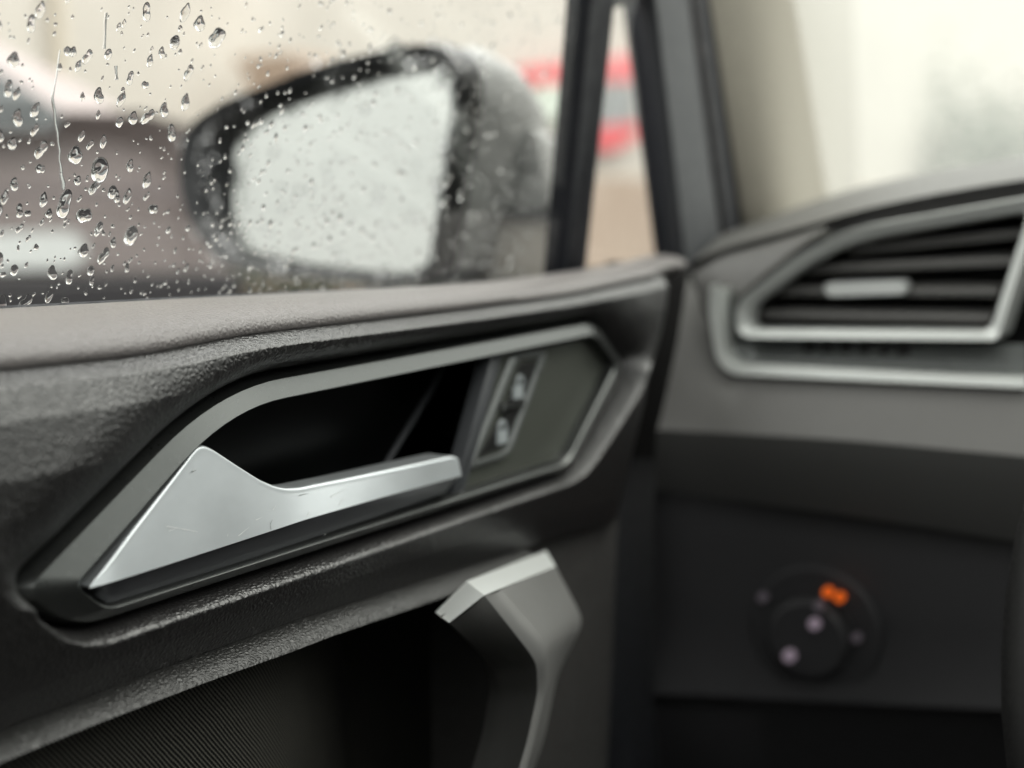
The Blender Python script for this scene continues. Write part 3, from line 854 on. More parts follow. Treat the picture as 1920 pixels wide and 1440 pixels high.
# plastic lower panel in front of the pocket
yl = np.linspace(0.413, 0.535, 40)
ztop = at_y(LOWER, yl) + 0.003
rows_ = []
for t in np.linspace(0, 1, 30):
    z = ztop + (0.92 - ztop) * t
    e = np.clip((yl - 0.505 + 0.012 * t) / 0.028, 0, 1)
    s = np.clip((0.415 - yl) / 0.002, 0, 1)
    rows_.append([(-0.0085 - 0.03 * (1 - math.sqrt(max(0, 1 - q * q))) - 0.03 * p * min(1, t * 6), yy, zz) for yy, zz, q, p in zip(yl, z, e, s)])
link_mesh('lower_panel', *loft(rows_, False), M['trim_dark'], door, 60)
link_mesh('inner_shell', *box(-0.085, -0.072, ya, 0.525, 0.45, 1.165), M['black'], door, 0)
link_mesh('rear_section', *box(-0.085, 0.0, -0.45, ya - 0.001, 0.45, 1.165), M['trim_dark'], door, 0)

# bezel frame round the release; its inner edge is chamfered along the bottom only
_d = FO - GI
cw = np.clip(-_d[:, 2] / np.maximum(np.linalg.norm(_d, axis=1), 1e-6), 0, 1)[:, None]
def inner_loop(frac, x):
    L = FO + (GI - FO) * frac
    L[:, 0:1] = x
    return L
bez = link_mesh('release_bezel', *loft([setx(FO, -0.022), setx(FO, -0.0068), setx(mixl(FO, GI, 0.06), -0.0054), setx(mixl(FO, GI, 0.22), -0.0030),
      inner_loop(0.95 - 0.15 * cw, -0.0006 + 0 * cw), inner_loop(0.97 - 0.10 * cw, -0.0007 - 0.0002 * cw), inner_loop(1.0 + 0 * cw, -0.0010 - 0.0016 * cw), setx(mixl(GI, FO, -0.02), -0.006), setx(mixl(GI, FO, -0.02), -0.03)], True), M['satin'], door, 28)

# black cup behind the lever
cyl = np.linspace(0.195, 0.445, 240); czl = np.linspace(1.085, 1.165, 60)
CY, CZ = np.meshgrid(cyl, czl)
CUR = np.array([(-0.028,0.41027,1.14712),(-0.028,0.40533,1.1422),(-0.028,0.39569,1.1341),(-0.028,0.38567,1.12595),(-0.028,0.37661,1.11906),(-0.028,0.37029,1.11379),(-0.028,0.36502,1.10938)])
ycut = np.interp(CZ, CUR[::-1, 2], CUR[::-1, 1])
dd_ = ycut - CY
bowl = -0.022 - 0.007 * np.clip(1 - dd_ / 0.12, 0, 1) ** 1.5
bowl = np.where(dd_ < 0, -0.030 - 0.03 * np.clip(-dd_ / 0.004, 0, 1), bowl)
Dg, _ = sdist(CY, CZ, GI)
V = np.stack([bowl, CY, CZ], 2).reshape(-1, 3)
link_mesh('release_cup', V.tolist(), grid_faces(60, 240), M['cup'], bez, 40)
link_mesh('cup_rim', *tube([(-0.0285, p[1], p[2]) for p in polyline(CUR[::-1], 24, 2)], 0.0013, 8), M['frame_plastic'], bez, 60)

# pierced switch plate with lock switch
PLATE = rounded([(-0.006,0.40732,1.1501),(-0.006,0.48372,1.15067),(-0.006,0.50328,1.13635),(-0.006,0.46086,1.10322),(-0.006,0.38404,1.10353)], [0.002, 0.004, 0.003, 0.005, 0.002], 6)
plate = link_mesh('switch_plate', *prism(PLATE, (-0.002, 0, 0), 0.0006), M['mesh_sheet'], door, 40)
bar = [[(-0.004,0.40044,1.15083),(-0.004,0.40834,1.15087),(-0.004,0.38158,1.10437),(-0.004,0.37498,1.10485)]]
link_mesh('plate_edge', *prism(rounded(bar[0], 0.001, 4), (-0.005, 0, 0), 0.0012), M['frame_plastic'], plate, 60)
lowrim = [(-0.003,0.37937,1.10634),(-0.003,0.45263,1.10647),(-0.003,0.45787,1.10273),(-0.003,0.37934,1.10306)]
link_mesh('plate_lip', *prism(rounded(lowrim, 0.001, 4), (-0.012, 0, 0), 0.0012), M['satin'], plate, 60)
lock = empty('lock_switch', (0, 0, 0), None, None); lock.parent = door; lock.location = (0, 0, 0)
So = rounded([(-0.0045,0.41583,1.14941),(-0.0045,0.44243,1.149),(-0.0045,0.41433,1.11274),(-0.0045,0.38513,1.11252)], [0.004, 0.003, 0.007, 0.002], 6)
Si = rounded([(-0.0045,0.41997,1.14693),(-0.0045,0.43636,1.14657),(-0.0045,0.41171,1.11507),(-0.0045,0.39094,1.11454)], [0.002, 0.0015, 0.004, 0.0012], 6)
link_mesh('switch_frame', *loft([setx(So, -0.010), setx(So, -0.0052), setx(mixl(So, Si, 0.3), -0.0042), setx(mixl(So, Si, 0.75), -0.0042), setx(Si, -0.0055), setx(Si, -0.012)], True), M['tray_grey'], lock, 40)
for P in ([(-0.0052,0.42308,1.14524),(-0.0052,0.43561,1.14502),(-0.0052,0.42465,1.13186),(-0.0052,0.41365,1.13203)], [(-0.0052,0.41179,1.12958),(-0.0052,0.42311,1.12951),(-0.0052,0.41104,1.11626),(-0.0052,0.3945,1.11577)]):
    link_mesh('lock_button', *prism(rounded(P, 0.001, 4), (-0.006, 0, 0), 0.0006), M['black'], lock, 40)
link_mesh('button_divider', *prism([(-0.004,0.40941,1.13244),(-0.004,0.42411,1.13201),(-0.004,0.42335,1.12977),(-0.004,0.40868,1.13025)], (-0.006, 0, 0), 0.0004), M['satin'], lock, 30)
def padlock(c, tip):
    x, y, z = c
    pts = [(x, y + a * 0.0034, z + b * 0.0028 - 0.0022) for a, b in ((-1, -1), (1, -1), (1, 0.75), (-1, 0.75))]
    link_mesh('padlock_icon', *merge(prism(pts, (-0.001, 0, 0), 0.0002),
        tube([(x - 0.0004, y + 0.0024 * math.cos(a) + tip, z + 0.0000 + 0.0030 * math.sin(a)) for a in np.linspace(0, math.pi, 10)], 0.0007, 6)), M['icon'], lock, 40)
padlock([(-0.0045,0.41998,1.13788)][0], 0.0012)
padlock([(-0.0045,0.40877,1.12316)][0], 0.0)

# release lever: satin silver blade with a dark under-facet
LT = [(-0.002,0.21437,1.11391),(-0.002,0.22935,1.1237),(-0.002,0.24583,1.1339),(-0.002,0.25516,1.13977),(-0.002,0.25713,1.14044),(-0.002,0.25908,1.14001),(-0.002,0.2618,1.13849),(-0.002,0.26934,1.13334),(-0.002,0.27763,1.12791),(-0.002,0.28303,1.12535),(-0.002,0.28747,1.12397),(-0.002,0.29319,1.12311),(-0.002,0.3126,1.12222),(-0.002,0.3394,1.12133),(-0.002,0.36631,1.12047),(-0.002,0.37012,1.12023),(-0.002,0.37269,1.11912)]
LB = [(-0.002,0.21435,1.11366),(-0.002,0.23946,1.11381),(-0.002,0.26863,1.11419),(-0.002,0.29293,1.11463),(-0.002,0.32816,1.11431),(-0.002,0.37263,1.1134)]
LF = [(-0.003,0.21523,1.11305),(-0.003,0.22357,1.10685),(-0.003,0.22523,1.10643),(-0.003,0.25923,1.10666),(-0.003,0.29391,1.10695),(-0.003,0.32937,1.10704),(-0.003,0.35831,1.10732),(-0.003,0.37024,1.10798),(-0.003,0.37482,1.11293)]
yv = np.linspace(LT[0][1] + 0.0001, LT[-1][1] - 0.0002, 170)
LTa = np.array(LT)
f_ = np.linspace(LTa[0, 1], LTa[-1, 1], 1200)
zz_ = np.interp(f_, LTa[:, 1], LTa[:, 2])
for _ in range(120): zz_[1:-1] = (zz_[:-2] + 2 * zz_[1:-1] + zz_[2:]) / 4
ztop = np.interp(yv, f_, zz_)
zbot = at_y(LB, yv, 1)
xend = -0.0006 * np.exp(-((yv - yv[0]) / 0.004) ** 2)
def xface(y, t):
    s = (y - yv[0]) / (yv[-1] - yv[0])
    hgt = np.interp(y, yv, ztop - zbot) * np.clip(t, 0, 1)
    return 0.0014 - 0.20 * hgt - 0.0012 * np.exp(-((s - 0.55) / 0.2) ** 2) * np.clip(t, 0, 1)
rows_ = []
edge = np.minimum(0.0011, (ztop - zbot) * 0.3)
for j in range(14):
    t = j / 13
    rows_.append(np.stack([xface(yv, t) + xend, yv, zbot + (ztop - edge - zbot) * t], 1))
for a in (0.35, 0.7, 1.0, 1.3, 1.57):
    rows_.append(np.stack([xface(yv, 1) + xend - edge * 0.9 * (1 - math.cos(a)), yv, ztop - edge + edge * math.sin(a)], 1))
rows_.append(np.stack([np.full_like(yv, -0.010), yv, ztop], 1))
lever = link_mesh('release_lever', *loft([r.tolist() for r in rows_], False), M['silver'], door, 60)
endcap = []
V, Fc = loft([[tuple(r[-1]) for r in rows_], [(-0.012, yv[-1] + 0.0006, r[-1][2]) for r in rows_]], False)
link_mesh('lever_tip', V, Fc, M['silver'], lever, 60)
zlow = at_y(LF, yv, 1)
zlow = np.minimum(zlow, zbot - 0.00005)
frow = []
for t, x in ((0.0, None), (0.04, 0.0006), (0.5, -0.0010), (1.0, -0.0032), (1.0, -0.014)):
    xx = (xface(yv, 0) + xend) if x is None else np.full_like(yv, x)
    frow.append(np.stack([xx, yv, zbot + (zlow - zbot) * t], 1).tolist())
link_mesh('lower_facet', *loft(frow, False), M['dark_chrome'], lever, 30)
sv = []
def scr(p, q, w=0.00011):
    p, q = np.array(p), np.array(q)
    d = q - p; L = np.linalg.norm(d); n = np.array([0, -d[2], d[1]]) / max(L, 1e-9) * w
    o = np.array([0.0012, 0, 0])
    return [tuple(p + n + o), tuple(q + n * .3 + o), tuple(q - n * .3 + o), tuple(p - n + o)], [(0, 1, 2, 3)]
def on_face(u):
    y, z = u[1], u[2]
    t = (z - np.interp(y, yv, zbot)) / (np.interp(y, yv, ztop) - np.interp(y, yv, zbot))
    return (float(xface(np.array(y), t)) - 0.00113, y, z)
light_s = [(-0.002,0.2404,1.12291),(-0.002,0.24528,1.12125),(-0.002,0.24528,1.12125),(-0.002,0.25048,1.1195),(-0.002,0.27952,1.11948),(-0.002,0.28131,1.12047),(-0.002,0.26455,1.11562),(-0.002,0.26915,1.11698),(-0.002,0.30741,1.11573),(-0.002,0.31096,1.11744),(-0.002,0.29295,1.11539),(-0.002,0.29439,1.11664),(-0.002,0.26053,1.11631),(-0.002,0.26095,1.11693),(-0.002,0.24089,1.1216),(-0.002,0.24383,1.12182),(-0.002,0.25244,1.13443),(-0.002,0.2538,1.13475),(-0.002,0.27215,1.11827),(-0.002,0.27471,1.11849),(-0.002,0.30502,1.11853),(-0.002,0.31304,1.11961),(-0.002,0.29987,1.10861),(-0.002,0.30036,1.10882)]
dark_s = [(-0.002,0.29174,1.12125),(-0.002,0.29594,1.1211),(-0.002,0.27717,1.11477),(-0.002,0.27744,1.11619),(-0.002,0.27744,1.11619),(-0.002,0.27856,1.11715),(-0.002,0.25205,1.13422),(-0.002,0.25379,1.13448)]
for name, L, m in (('scratches', light_s, M['scratch']), ('scuffs', dark_s, M['scratch_dark'])):
    parts = [scr(on_face(L[i]), on_face(L[i + 1])) for i in range(0, len(L) - 1, 2)]
    o = link_mesh(name, *merge(*parts), m, lever, 0)
    o['kind'] = 'stuff'

# grab handle
gp = bpy.data.objects.new('grab_handle', None); COL.objects.link(gp); gp.parent = door
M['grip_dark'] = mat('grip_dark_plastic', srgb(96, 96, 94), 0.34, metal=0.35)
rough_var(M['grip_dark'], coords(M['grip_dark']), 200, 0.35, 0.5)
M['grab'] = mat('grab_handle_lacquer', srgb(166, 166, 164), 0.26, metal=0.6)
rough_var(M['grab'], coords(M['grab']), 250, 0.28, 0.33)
Q = {}
Q['a'] = [(0.016,0.33441,1.07921)][0]; Q['b'] = [(0.018,0.3488,1.08569)][0]; Q['c'] = [(-0.004,0.43958,1.07293)][0]
Q['d'] = [(0.014,0.41419,1.07497)][0]; Q['e'] = [(0.036,0.33035,1.08845)][0]; Q['f'] = [(0.03,0.32066,1.08173)][0]
link_mesh('chrome_cap', *loft([[Q['a'], Q['b'], Q['c']], [Q['f'], Q['e'], Q['d']]], False), M['cap_paint'], gp, 25)

ST = [[Q['f'], Q['e'], [(0.036,0.34005,1.08785)][0], Q['d']],
      [[(0.022,0.3584,1.05697)][0], [(0.044,0.34735,1.06486)][0], [(0.045,0.35249,1.06924)][0], [(0.018,0.42891,1.05163)][0]],
      [[(0.022,0.36265,1.04595)][0], [(0.042,0.35161,1.05311)][0], [(0.042,0.35801,1.05317)][0], [(0.02,0.40507,1.03963)][0]],
      [[(0.022,0.35733,1.0317)][0], [(0.041,0.34617,1.03775)][0], [(0.041,0.35178,1.03681)][0], [(0.02,0.39601,1.01981)][0]],
      [[(0.021,0.34854,1.01521)][0], [(0.04,0.33637,1.02223)][0], [(0.04,0.34209,1.02101)][0], [(0.018,0.38586,1.00199)][0]],
      [[(0.018,0.34056,0.99301)][0], [(0.035,0.3291,0.99906)][0], [(0.035,0.33524,0.99803)][0], [(0.014,0.37654,0.97809)][0]]]
def gcol(k, off=(0, 0, 0)):
    P = np.array([np.array(r[k]) + np.array(off) for r in ST])
    out = []
    for i in range(len(P) - 1):
        for t in np.linspace(0, 1, 9)[:-1]:
            out.append(P[i] + (P[i + 1] - P[i]) * t)
    out = np.array(out + [P[-1]])
    for _ in range(3):
        out[1:-1] = (out[:-2] + 2 * out[1:-1] + out[2:]) / 4
    return out
gL, gE, gG, gR = gcol(0), gcol(1), gcol(2), gcol(3)
gB1, gB2 = gcol(3, (-0.010, 0.004, 0)), gcol(0, (-0.006, 0.004, 0))
def sheet(name, a, b, m, n=5, bulge=0.0):
    L = [a + (b - a) * t + np.array([bulge * math.sin(math.pi * t), 0, 0]) for t in np.linspace(0, 1, n)]
    return link_mesh(name, *loft([l.tolist() for l in L], False), m, gp, 35)
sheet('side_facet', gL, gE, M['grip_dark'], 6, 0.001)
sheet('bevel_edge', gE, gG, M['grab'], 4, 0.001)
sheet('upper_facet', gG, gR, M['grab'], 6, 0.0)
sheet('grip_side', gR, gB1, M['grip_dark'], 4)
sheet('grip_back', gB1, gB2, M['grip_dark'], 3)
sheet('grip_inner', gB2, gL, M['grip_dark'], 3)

# window furniture
def wedge_bar(name, a, b, c, d, x0, x1, m):
    A_ = [np.array(p) for p in (a, b, c, d)]
    f0 = [(x0 + (p[0] - A_[0][0]) * 0, p[1], p[2]) for p in A_]
    return f0
DV = [(-0.01117,0.48745,1.31368),(-0.01018,0.50781,1.31722),(-0.0515,0.55552,1.16965),(-0.05126,0.53566,1.17049)]
Vd = [tuple(np.array(p) + np.array([0.003, 0, 0])) for p in DV]
link_mesh('window_divider', *prism(rounded(Vd, 0.002, 4), (-0.011, 0, 0), 0.002), M['rubber'], door, 40)
# front frame of the door round the quarter window
fr = [[(-0.062,0.61354,1.31663),(-0.062,0.66279,1.17055)], [(-0.046,0.58661,1.31127),(-0.046,0.6296,1.17204)], [(-0.04,0.58545,1.31058),(-0.04,0.62845,1.17539)], [(-0.03,0.57115,1.3076),(-0.03,0.6136,1.17603)], [(-0.026,0.571,1.30723),(-0.026,0.60958,1.17623)]]
def band2(name, lines, m):
    loops = []
    for L in lines:
        a, b = np.array(L[0]), np.array(L[1])
        loops.append([tuple(a + (b - a) * t) for t in np.linspace(-0.2, 1.1, 12)])
    return link_mesh(name, *loft(loops, False), m, door, 50)
band2('quarter_window_seal', fr, M['rubber'])
band2('window_frame', [[(-0.026,0.57029,1.29326),(-0.026,0.60686,1.18091)], [(-0.022,0.57123,1.29308),(-0.022,0.6078,1.18196)], [(-0.022,0.60073,1.29687),(-0.022,0.64382,1.18483)], [(-0.03,0.62934,1.30114),(-0.03,0.67513,1.18581)]], M['frame_plastic'])
sl = [[(-0.034,0.63734,1.30247),(-0.034,0.68362,1.18563)], [(-0.026,0.62647,1.30047),(-0.026,0.67248,1.18645)], [(-0.026,0.63702,1.30182),(-0.026,0.68599,1.18847)], [(-0.036,0.66938,1.30673),(-0.036,0.72461,1.19022)]]
s_ = band2('door_seal', sl, M['rubber'])
# top joint of divider and frame
cap_ = [(-0.034,0.52869,1.33212),(-0.034,0.59587,1.34498),(-0.034,0.57777,1.29388),(-0.034,0.5581,1.28909),(-0.034,0.53225,1.29341)]
link_mesh('frame_joint', *prism(cap_, (-0.010, 0, 0), 0.002), M['rubber'], door, 40)

# panes: x = -0.050 + 0.28 (z - 1.175)
pane_pt = lambda y, z, o=0.0: (-0.050 + 0.28 * (z - 1.175) + o, y, z)
def pane(name, corners, th=0.0035):
    f = [pane_pt(y, z) for y, z in corners]
    b = [pane_pt(y, z, -th) for y, z in corners]
    return link_mesh(name, f + b, [(0, 1, 2, 3), (7, 6, 5, 4), (0, 4, 5, 1), (1, 5, 6, 2), (2, 6, 7, 3), (3, 7, 4, 0)], M['pane'], door, 0)
pane('side_window', [(-0.45, 1.13), (0.548, 1.13), (0.535, 1.58), (-0.45, 1.58)])
q_ = [(-0.05203,0.54312,1.16776),(-0.05101,0.64525,1.17139),(-0.01633,0.52435,1.29524),(-0.01677,0.51293,1.29366)]
pane('quarter_window', [(q_[0][1], q_[0][2]), (q_[1][1], q_[1][2]), (q_[2][1], q_[2][2]), (q_[3][1], q_[3][2])])
link_mesh('belt_seal', *loft([[(-0.048, y, z - 0.012) for y, z in zip(ysill, zs)], [(-0.0475, y, z - 0.0005) for y, z in zip(ysill, zs)], [(-0.0465, y, z + 0.0004) for y, z in zip(ysill, zs)], [(-0.0455, y, z - 0.0002) for y, z in zip(ysill, zs)]], False), M['rubber'], door, 60)

# side mirror
mir = bpy.data.objects.new('side_mirror', None); COL.objects.link(mir); mir.parent = door
M['mirror_rim'] = mat('mirror_rim', srgb(34, 36, 38), 0.35)
M['mirror_shell'] = mat('mirror_shell', srgb(176, 177, 175), 0.8, spec=0.2)
M['mirror_foot'] = mat('mirror_foot', srgb(190, 184, 174), 0.45)
M['mirror'] = mat('wet_mirror', (0.42, 0.435, 0.415), 0.12, metal=1.0)
RO = rounded([(-0.33642,0.59,1.22538),(-0.32584,0.59,1.24939),(-0.29583,0.59,1.262),(-0.22658,0.59,1.27823),(-0.17606,0.59,1.28521),(-0.14815,0.59,1.28406),(-0.13798,0.59,1.27508),(-0.13679,0.59,1.2598),(-0.15502,0.59,1.16401),(-0.18112,0.59,1.15996),(-0.26687,0.59,1.16411),(-0.30434,0.59,1.16993),(-0.32805,0.59,1.19534)], 0.012, 5)
RI = rounded([(-0.29973,0.59,1.21942),(-0.29806,0.59,1.24378),(-0.27567,0.59,1.25625),(-0.21246,0.59,1.27056),(-0.15796,0.59,1.27564),(-0.14694,0.59,1.27399),(-0.14444,0.59,1.26409),(-0.15479,0.59,1.19039),(-0.16366,0.59,1.16878),(-0.18102,0.59,1.16728),(-0.24381,0.59,1.17169),(-0.28996,0.59,1.17864),(-0.29748,0.59,1.19242)], 0.008, 5)
ctr = RO.mean(0)
sh = lambda L, s, y, dx=0.0, dz=0.0: np.array([[ctr[0] + (p[0] - ctr[0]) * s + dx, y, ctr[2] + (p[2] - ctr[2]) * s + dz] for p in L])
link_mesh('mirror_rim', *loft([sh(RO, 1.0, 0.612), sh(RO, 1.0, 0.594), sh(mixl(RO, RI, 0.15), 1.0, 0.588), sh(mixl(RO, RI, 0.6), 1.0, 0.590), sh(RI, 1.0, 0.604), sh(RI, 1.0, 0.616)], True), M['mirror_rim'], mir, 50)
gl_ = [(p[0], 0.603 + 0.10 * (p[2] - ctr[2]), p[2]) for p in sh(RI, 1.01, 0.603)]
link_mesh('mirror_glass', gl_, [tuple(range(len(gl_)))], M['mirror'], mir, 0)
link_mesh('mirror_shell', *loft([sh(RO, 1.0, 0.611), sh(RO, 1.02, 0.622, 0.002), sh(RO, 0.95, 0.650, 0.010, -0.003), sh(RO, 0.80, 0.680, 0.018, -0.009), sh(RO, 0.55, 0.70, 0.024, -0.014), sh(RO, 0.2, 0.71, 0.024, -0.016)], True, False, True), M['mirror_shell'], mir, 60)
ft = np.array([(-0.16701,0.64,1.19498),(-0.10912,0.64,1.19714),(-0.10894,0.64,1.15904),(-0.18207,0.64,1.15695)])
link_mesh('mirror_foot', *loft([rounded(ft, 0.006, 5), rounded([(p[0] - 0.02, 0.69, p[2]) for p in ft], 0.006, 5)], True, True, True), M['mirror_foot'], mir, 50)
fs = np.array([(-0.16583,0.636,1.19965),(-0.10599,0.636,1.19966),(-0.10597,0.636,1.19465),(-0.16586,0.636,1.19442)])
link_mesh('foot_seam', *loft([rounded(fs, 0.002, 3), rounded([(p[0] - 0.02, 0.69, p[2]) for p in fs], 0.002, 3)], True, True, True), M['mirror_rim'], mir, 50)
arm = np.array([(-0.13618,0.65,1.24719),(-0.12622,0.65,1.24122),(-0.12115,0.65,1.19965),(-0.1497,0.65,1.19964)])
link_mesh('mirror_arm', *loft([rounded(arm, 0.006, 5), rounded([(p[0] - 0.01, 0.69, p[2]) for p in arm], 0.006, 5)], True, True, True), M['mirror_shell'], mir, 50)

# ------------------------------------------------------------------ rain on the side window
nrm = Vector((1, 0, -0.28)).normalized()
t_up = Vector((0.28, 0, 1)).normalized()
t_y = Vector((0, 1, 0))
def drop_mesh(name, seed, stretch=1.25, lump=0.14, tail=0.25, hgt=0.5):
    r = np.random.default_rng(seed)
    ph = r.uniform(0, 6.28, 4); am = r.normal(0, lump, 4) / np.array([1, 1.6, 2.5, 3.5])
    n, k = 22, 8
    V, Fc = [], []
    for j in range(k):
        s = math.sin((k - j) / k * math.pi / 2); h = math.cos((k - j) / k * math.pi / 2) ** 0.85
        for i in range(n):
            a = 2 * math.pi * i / n
            rad = 1 + sum(am[q] * math.cos((q + 2) * a + ph[q]) for q in range(4))
            y, z = math.cos(a) * rad, math.sin(a) * rad * stretch
            z_ = z
            if z > 0: y *= 1 - tail * min(1, z / stretch)
            sag = 1.0 + 0.25 * (-z_ / stretch) * (1 - s)
            V.append((-hgt * h * max(0.3, sag), y * s, z_ * s - 0.12 * h))
    V.append((-hgt * 1.0, 0, -0.12))
    for j in range(k - 1):
        for i in range(n):
            q = (i + 1) % n
            Fc.append((j * n + i, (j + 1) * n + i, (j + 1) * n + q, j * n + q))
    for i in range(n):
        Fc.append(((k - 1) * n + i, len(V) - 1, (k - 1) * n + (i + 1) % n))
    Fc.append(tuple(range(n)))
    return V, Fc
variants = [drop_mesh('d', s, st, lu, ta, hg) for s, st, lu, ta, hg in ((1, 1.1, .08, .1, .55), (2, 1.3, .12, .3, .5), (3, 1.45, .14, .4, .5), (4, 1.2, .2, .2, .5), (5, 1.8, .14, .35, .4), (6, 1.0, .16, .05, .5), (7, 1.15, .1, .5, .5), (8, 1.6, .2, .2, .42))]
mesh_v = []
for i, (V, Fc) in enumerate(variants):
    me = bpy.data.meshes.new('raindrop')
    me.from_pydata(V, [], Fc); me.update()
    me.polygons.foreach_set('use_smooth', [True] * (len(me.polygons) - 1) + [False])
    me.materials.append(M['water'])
    mesh_v.append(me)
def drop_matrix(y, z, r, roll=0.0):
    o = Vector(pane_pt(y, z, -0.0036))
    R = Matrix((nrm, t_y, t_up)).transposed().to_4x4()
    return Matrix.Translation(o) @ R @ Matrix.Rotation(roll, 4, 'X') @ Matrix.Scale(r, 4)
GROUP = 'raindrops on the side window'
def add_drop(y, z, r, v, roll=0.0, label='clear raindrop clinging to the outside of the side window'):
    o = bpy.data.objects.new('raindrop', mesh_v[v])
    COL.objects.link(o)
    o.matrix_world = drop_matrix(y, z, r, roll)
    return tag(o, label, 'raindrop', GROUP)
# large drops, measured one by one on the pane: position and size
BIG = [(-0.03996,0.26355,1.21086),(-0.03895,0.25435,1.21446),(-0.0425,0.25332,1.20178),(-0.04337,0.26051,1.19869),(-0.04496,0.27879,1.193),(-0.02943,0.29887,1.24846),(-0.0328,0.23074,1.23642),(-0.03869,0.24299,1.21539),(-0.04301,0.23123,1.19997),(-0.04115,0.23609,1.20661),(-0.04221,0.24607,1.20284),(-0.03034,0.23441,1.24522),(-0.0294,0.23653,1.24856),(-0.03184,0.2471,1.23985),(-0.0318,0.24845,1.23998),(-0.03204,0.25336,1.23915),(-0.03168,0.26012,1.24044),(-0.03463,0.2591,1.2299),(-0.03273,0.25087,1.23669),(-0.02835,0.27097,1.2523),(-0.02796,0.28497,1.2537),(-0.03013,0.28282,1.24595),(-0.02855,0.29114,1.25162),(-0.03228,0.29015,1.23828),(-0.0302,0.28309,1.2457),(-0.03106,0.27879,1.24263),(-0.03175,0.275,1.2402),(-0.03316,0.26899,1.23514),(-0.03474,0.26702,1.2295),(-0.03354,0.27474,1.23379),(-0.03601,0.27228,1.22496),(-0.03585,0.27767,1.22555),(-0.03639,0.26777,1.22359),(-0.03523,0.28322,1.22774),(-0.03449,0.29089,1.23039),(-0.03691,0.28758,1.22176),(-0.0379,0.26309,1.21823),(-0.04003,0.24356,1.21062),(-0.04078,0.25641,1.20791),(-0.04123,0.26263,1.20634),(-0.0416,0.26919,1.205),(-0.03956,0.274,1.21227),(-0.04061,0.28128,1.20852),(-0.04192,0.27099,1.20387),(-0.04191,0.27491,1.20391),(-0.04288,0.28546,1.20042),(-0.04602,0.26228,1.18923),(-0.04648,0.26969,1.18757),(-0.0476,0.26592,1.18358),(-0.04761,0.2526,1.18352),(-0.04123,0.26245,1.20634),(-0.04301,0.23894,1.19997),(-0.04208,0.23373,1.20328),(-0.0432,0.24159,1.19929),(-0.0432,0.24849,1.19928),(-0.04675,0.23304,1.18659),(-0.04728,0.24001,1.1847),(-0.03662,0.23431,1.2228),(-0.03599,0.23932,1.22503),(-0.03473,0.23038,1.22952),(-0.03503,0.23297,1.22845),(-0.03795,0.22844,1.21803),(-0.03835,0.23381,1.2166),(-0.03736,0.24007,1.22013),(-0.04422,0.26661,1.19565),(-0.04547,0.27242,1.19119),(-0.04454,0.2659,1.1945),(-0.04801,0.25871,1.18212),(-0.04934,0.25271,1.17737),(-0.04983,0.25854,1.17559),(-0.04961,0.23728,1.1764),(-0.04974,0.2452,1.17594)]
SZ = [17, 13, 15, 13, 13, 14, 11, 9, 16, 8, 8, 9, 8, 8, 7, 7, 7, 9, 6, 9, 8, 7, 10, 7, 9, 6, 6, 7, 7, 6, 9, 8, 7, 8, 8, 9, 6, 8, 7, 8, 9, 7, 8, 7, 7, 8, 10, 8, 7, 9, 6, 8, 7, 6, 7, 13, 8, 10, 8, 9, 6, 14, 9, 6, 7, 6, 6, 8, 7, 7, 12, 9]
placed = []
def px2m(y): return (y / 0.23) * 0.000142
for i, P in enumerate(BIG):
    y, z = P[1], P[2]
    r = SZ[i] * px2m(y) * 1.12
    lab = None
    if i == 0: lab = 'largest round raindrop, left of the side mirror on the window'
    if i == 5: lab = 'wide slanted raindrop high on the window above the mirror'
    if i == 2: lab = 'round dark raindrop just below the long water streak'
    lab = lab or {1: 'round raindrop just up and left of the largest one', 3: 'ragged raindrop right under the round dark one, above the pale lamp',
                  4: 'lone round raindrop between the pale car lamp and the mirror', 8: 'large raindrop cut by the left edge above the pale lamp',
                  55: 'raindrop cut by the left edge beside the pale lamp', 61: 'big raindrop cut by the left edge over the dark rear glass',
                  6: 'slanted raindrop on the roof line of the parked car', 17: 'pear shaped raindrop over the shoulder of the parked car'}.get(i)
    v = i % 8 if i > 4 else (0, 6, 3, 5, 0)[i]
    add_drop(y, z, r, v, random.uniform(-0.25, 0.25) + (1.1 if i == 5 else 0), lab or 'clear raindrop clinging to the outside of the side window')
    placed.append((y, z, r))
# smaller ones: scattered, denser towards the sill and in front of the mirror
small = []
y0w, y1w = 0.200, 0.52
tries = 0
count = 0
zsill = lambda y: float(np.interp(y, ysill, zs))
individual, rest = [], []
while len(individual) < 225 or len(rest) < 1500:
    tries += 1
    if tries > 60000: break
    y = random.uniform(y0w, y1w)
    zlo = zsill(y) - 0.002
    z = random.uniform(zlo, 1.262 + (y - 0.2) * 0.12)
    hh_ = (z - zlo) / 0.075
    dens = 0.25 + 0.75 * math.exp(-hh_ * 2.6)
    if y > 0.36 and hh_ < 0.5: dens = 0.5
    if random.random() > dens: continue
    near = y < 0.31
    r = random.choice((1, 1, 1, 1.4, 1.4, 2.0)) * random.uniform(0.25, 0.50) * 0.001
    if any((y - a) ** 2 + (z - b) ** 2 < (c * 1.1 + r * 1.3) ** 2 for a, b, c in placed): continue
    big = r > 0.00042 and near
    if big and len(individual) < 225: individual.append((y, z, r))
    elif not big and len(rest) < 1500: rest.append((y, z, r))
    else: continue
    placed.append((y, z, r))
for k, (y, z, r) in enumerate(individual):
    add_drop(y, z, r, k % 8, random.uniform(-0.3, 0.3))
V, Fc = [], []
for k, (y, z, r) in enumerate(rest):
    mv, mf = variants[k % 8]
    mtx = drop_matrix(y, z, r, random.uniform(-0.4, 0.4))
    o_ = len(V)
    V += [tuple(mtx @ Vector(p)) for p in mv]
    Fc += [tuple(i + o_ for i in f) for f in mf]
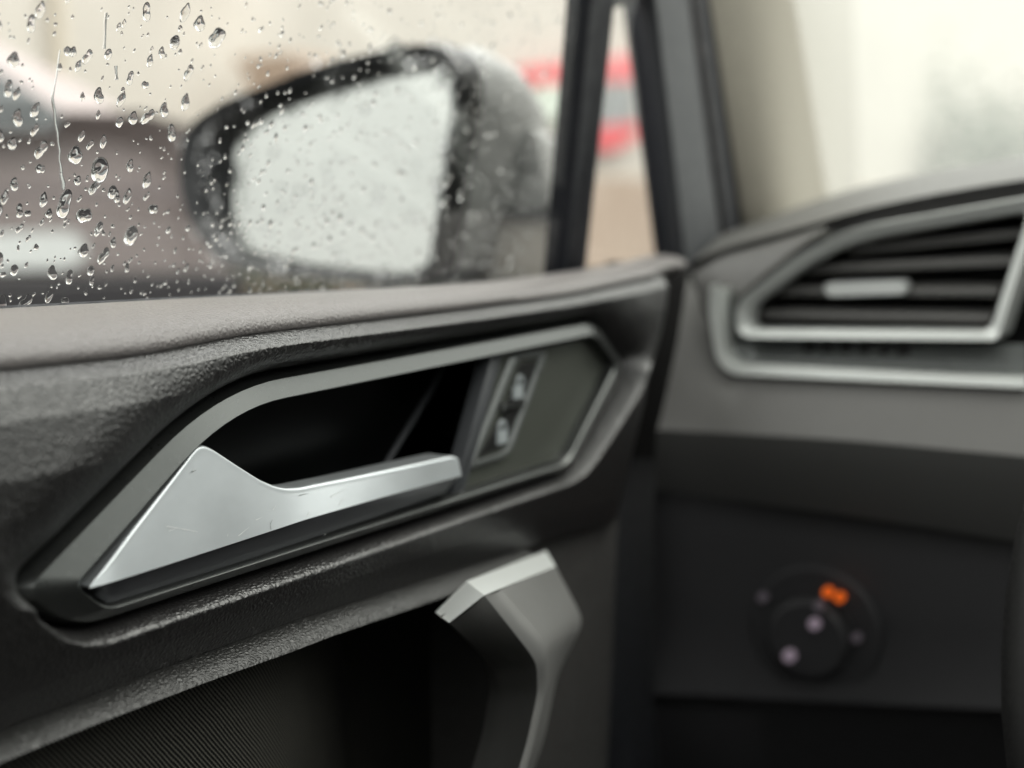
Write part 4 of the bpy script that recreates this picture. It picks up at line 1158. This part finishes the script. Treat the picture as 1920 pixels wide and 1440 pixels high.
ob = link_mesh('fine_raindrops', V, Fc, M['water'], None, 0)
ob.data.polygons.foreach_set('use_smooth', [True] * len(ob.data.polygons))
tag(ob, 'fine rain speckles scattered over the side window', 'raindrops', None, 'stuff')
# the running streak and two short trails
def streak(P, rad, label):
    pts = [Vector(pane_pt(p[1], p[2], -0.0034)) for p in P]
    loops = []
    n = 12
    for i, p in enumerate(pts):
        t = (pts[min(i + 1, len(pts) - 1)] - pts[max(0, i - 1)]).normalized()
        s = nrm.cross(t).normalized()
        loops.append([tuple(p + s * math.cos(a) * rad[i] - nrm * max(0.0, math.sin(a)) * rad[i] * 0.7 + (nrm * 0.0001 if math.sin(a) < -0.01 else Vector((0, 0, 0)))) for a in np.linspace(0, 2 * math.pi, n, endpoint=False)])
    o = link_mesh('water_streak', *loft(loops, True, True, True), M['water'], None, 70)
    return tag(o, label, 'water streak', 'water trails on the side window')
SP = [(-0.03182,0.24401,1.23994),(-0.03225,0.24397,1.2384),(-0.03282,0.24404,1.23635),(-0.03347,0.24415,1.23404),(-0.03409,0.24407,1.23183),(-0.03463,0.24394,1.22988),(-0.03507,0.24374,1.2283),(-0.03554,0.2444,1.22665),(-0.03614,0.24533,1.22448),(-0.0368,0.24596,1.22215),(-0.03745,0.24711,1.21982),(-0.03808,0.24772,1.21758),(-0.03871,0.24868,1.21534),(-0.03931,0.24893,1.21319),(-0.0399,0.24988,1.21105),(-0.04051,0.25048,1.20889),(-0.04108,0.25159,1.20686),(-0.0415,0.25189,1.20536)]
streak(SP, [k * 0.00014 for k in (0.7, 1, 1.2, 1.4, 1.2, 1.9, 3, 3, 2.6, 2.3, 2.7, 2.0, 2.4, 2.1, 3, 4.2, 5.2, 3)], 'long water streak running down the left of the side window')
streak([(-0.02889,0.25706,1.25038),(-0.02955,0.2572,1.24805),(-0.03026,0.25775,1.24549),(-0.03092,0.25808,1.24316),(-0.03136,0.25823,1.24159)], [k * 0.00014 for k in (3, 3, 2.5, 2.5, 3.5)], 'short thin water trail at the top of the window, right of the long streak')
streak([(-0.03242,0.26311,1.23777),(-0.0328,0.26341,1.23645),(-0.03316,0.26388,1.23513),(-0.03339,0.26406,1.23433)], [k * 0.00015 for k in (3.5, 2.5, 2.5, 4)], 'tiny water trail between small drops, above the parked car')

# rain beading on the mirror rim and its foot
V, Fc = [], []
for k in range(430):
    i = random.randrange(len(RO))
    if k < 300:
        s = random.uniform(0.05, 0.85)
        p = RO[i] + (RI[i] - RO[i]) * s
        p = np.array([p[0], 0.5895, p[2]]) + np.array([random.uniform(-.003, .003), 0, random.uniform(-.003, .003)])
        r = random.uniform(0.0006, 0.002)
    else:
        j = random.random(); h_ = random.random()
        a_, b_ = RI[(i) % len(RI)], RI[(i * 7 + 3) % len(RI)]
        p = a_ + (b_ - a_) * j
        p = np.array([p[0], 0.6025 + 0.10 * (p[2] - ctr[2]), p[2]])
        r = random.uniform(0.0005, 0.0014)
    mv, mf = variants[k % 8]
    o_ = len(V)
    V += [(p[0] + q[1] * r, p[1] + q[0] * r, p[2] + q[2] * r) for q in mv]
    Fc += [tuple(i2 + o_ for i2 in f[::-1]) for f in mf]
ob = link_mesh('mirror_raindrops', V, Fc, M['water'], None, 0)
ob.data.polygons.foreach_set('use_smooth', [True] * len(ob.data.polygons))
tag(ob, 'rain beads sitting on the rim and glass of the side mirror', 'raindrops', None, 'stuff')
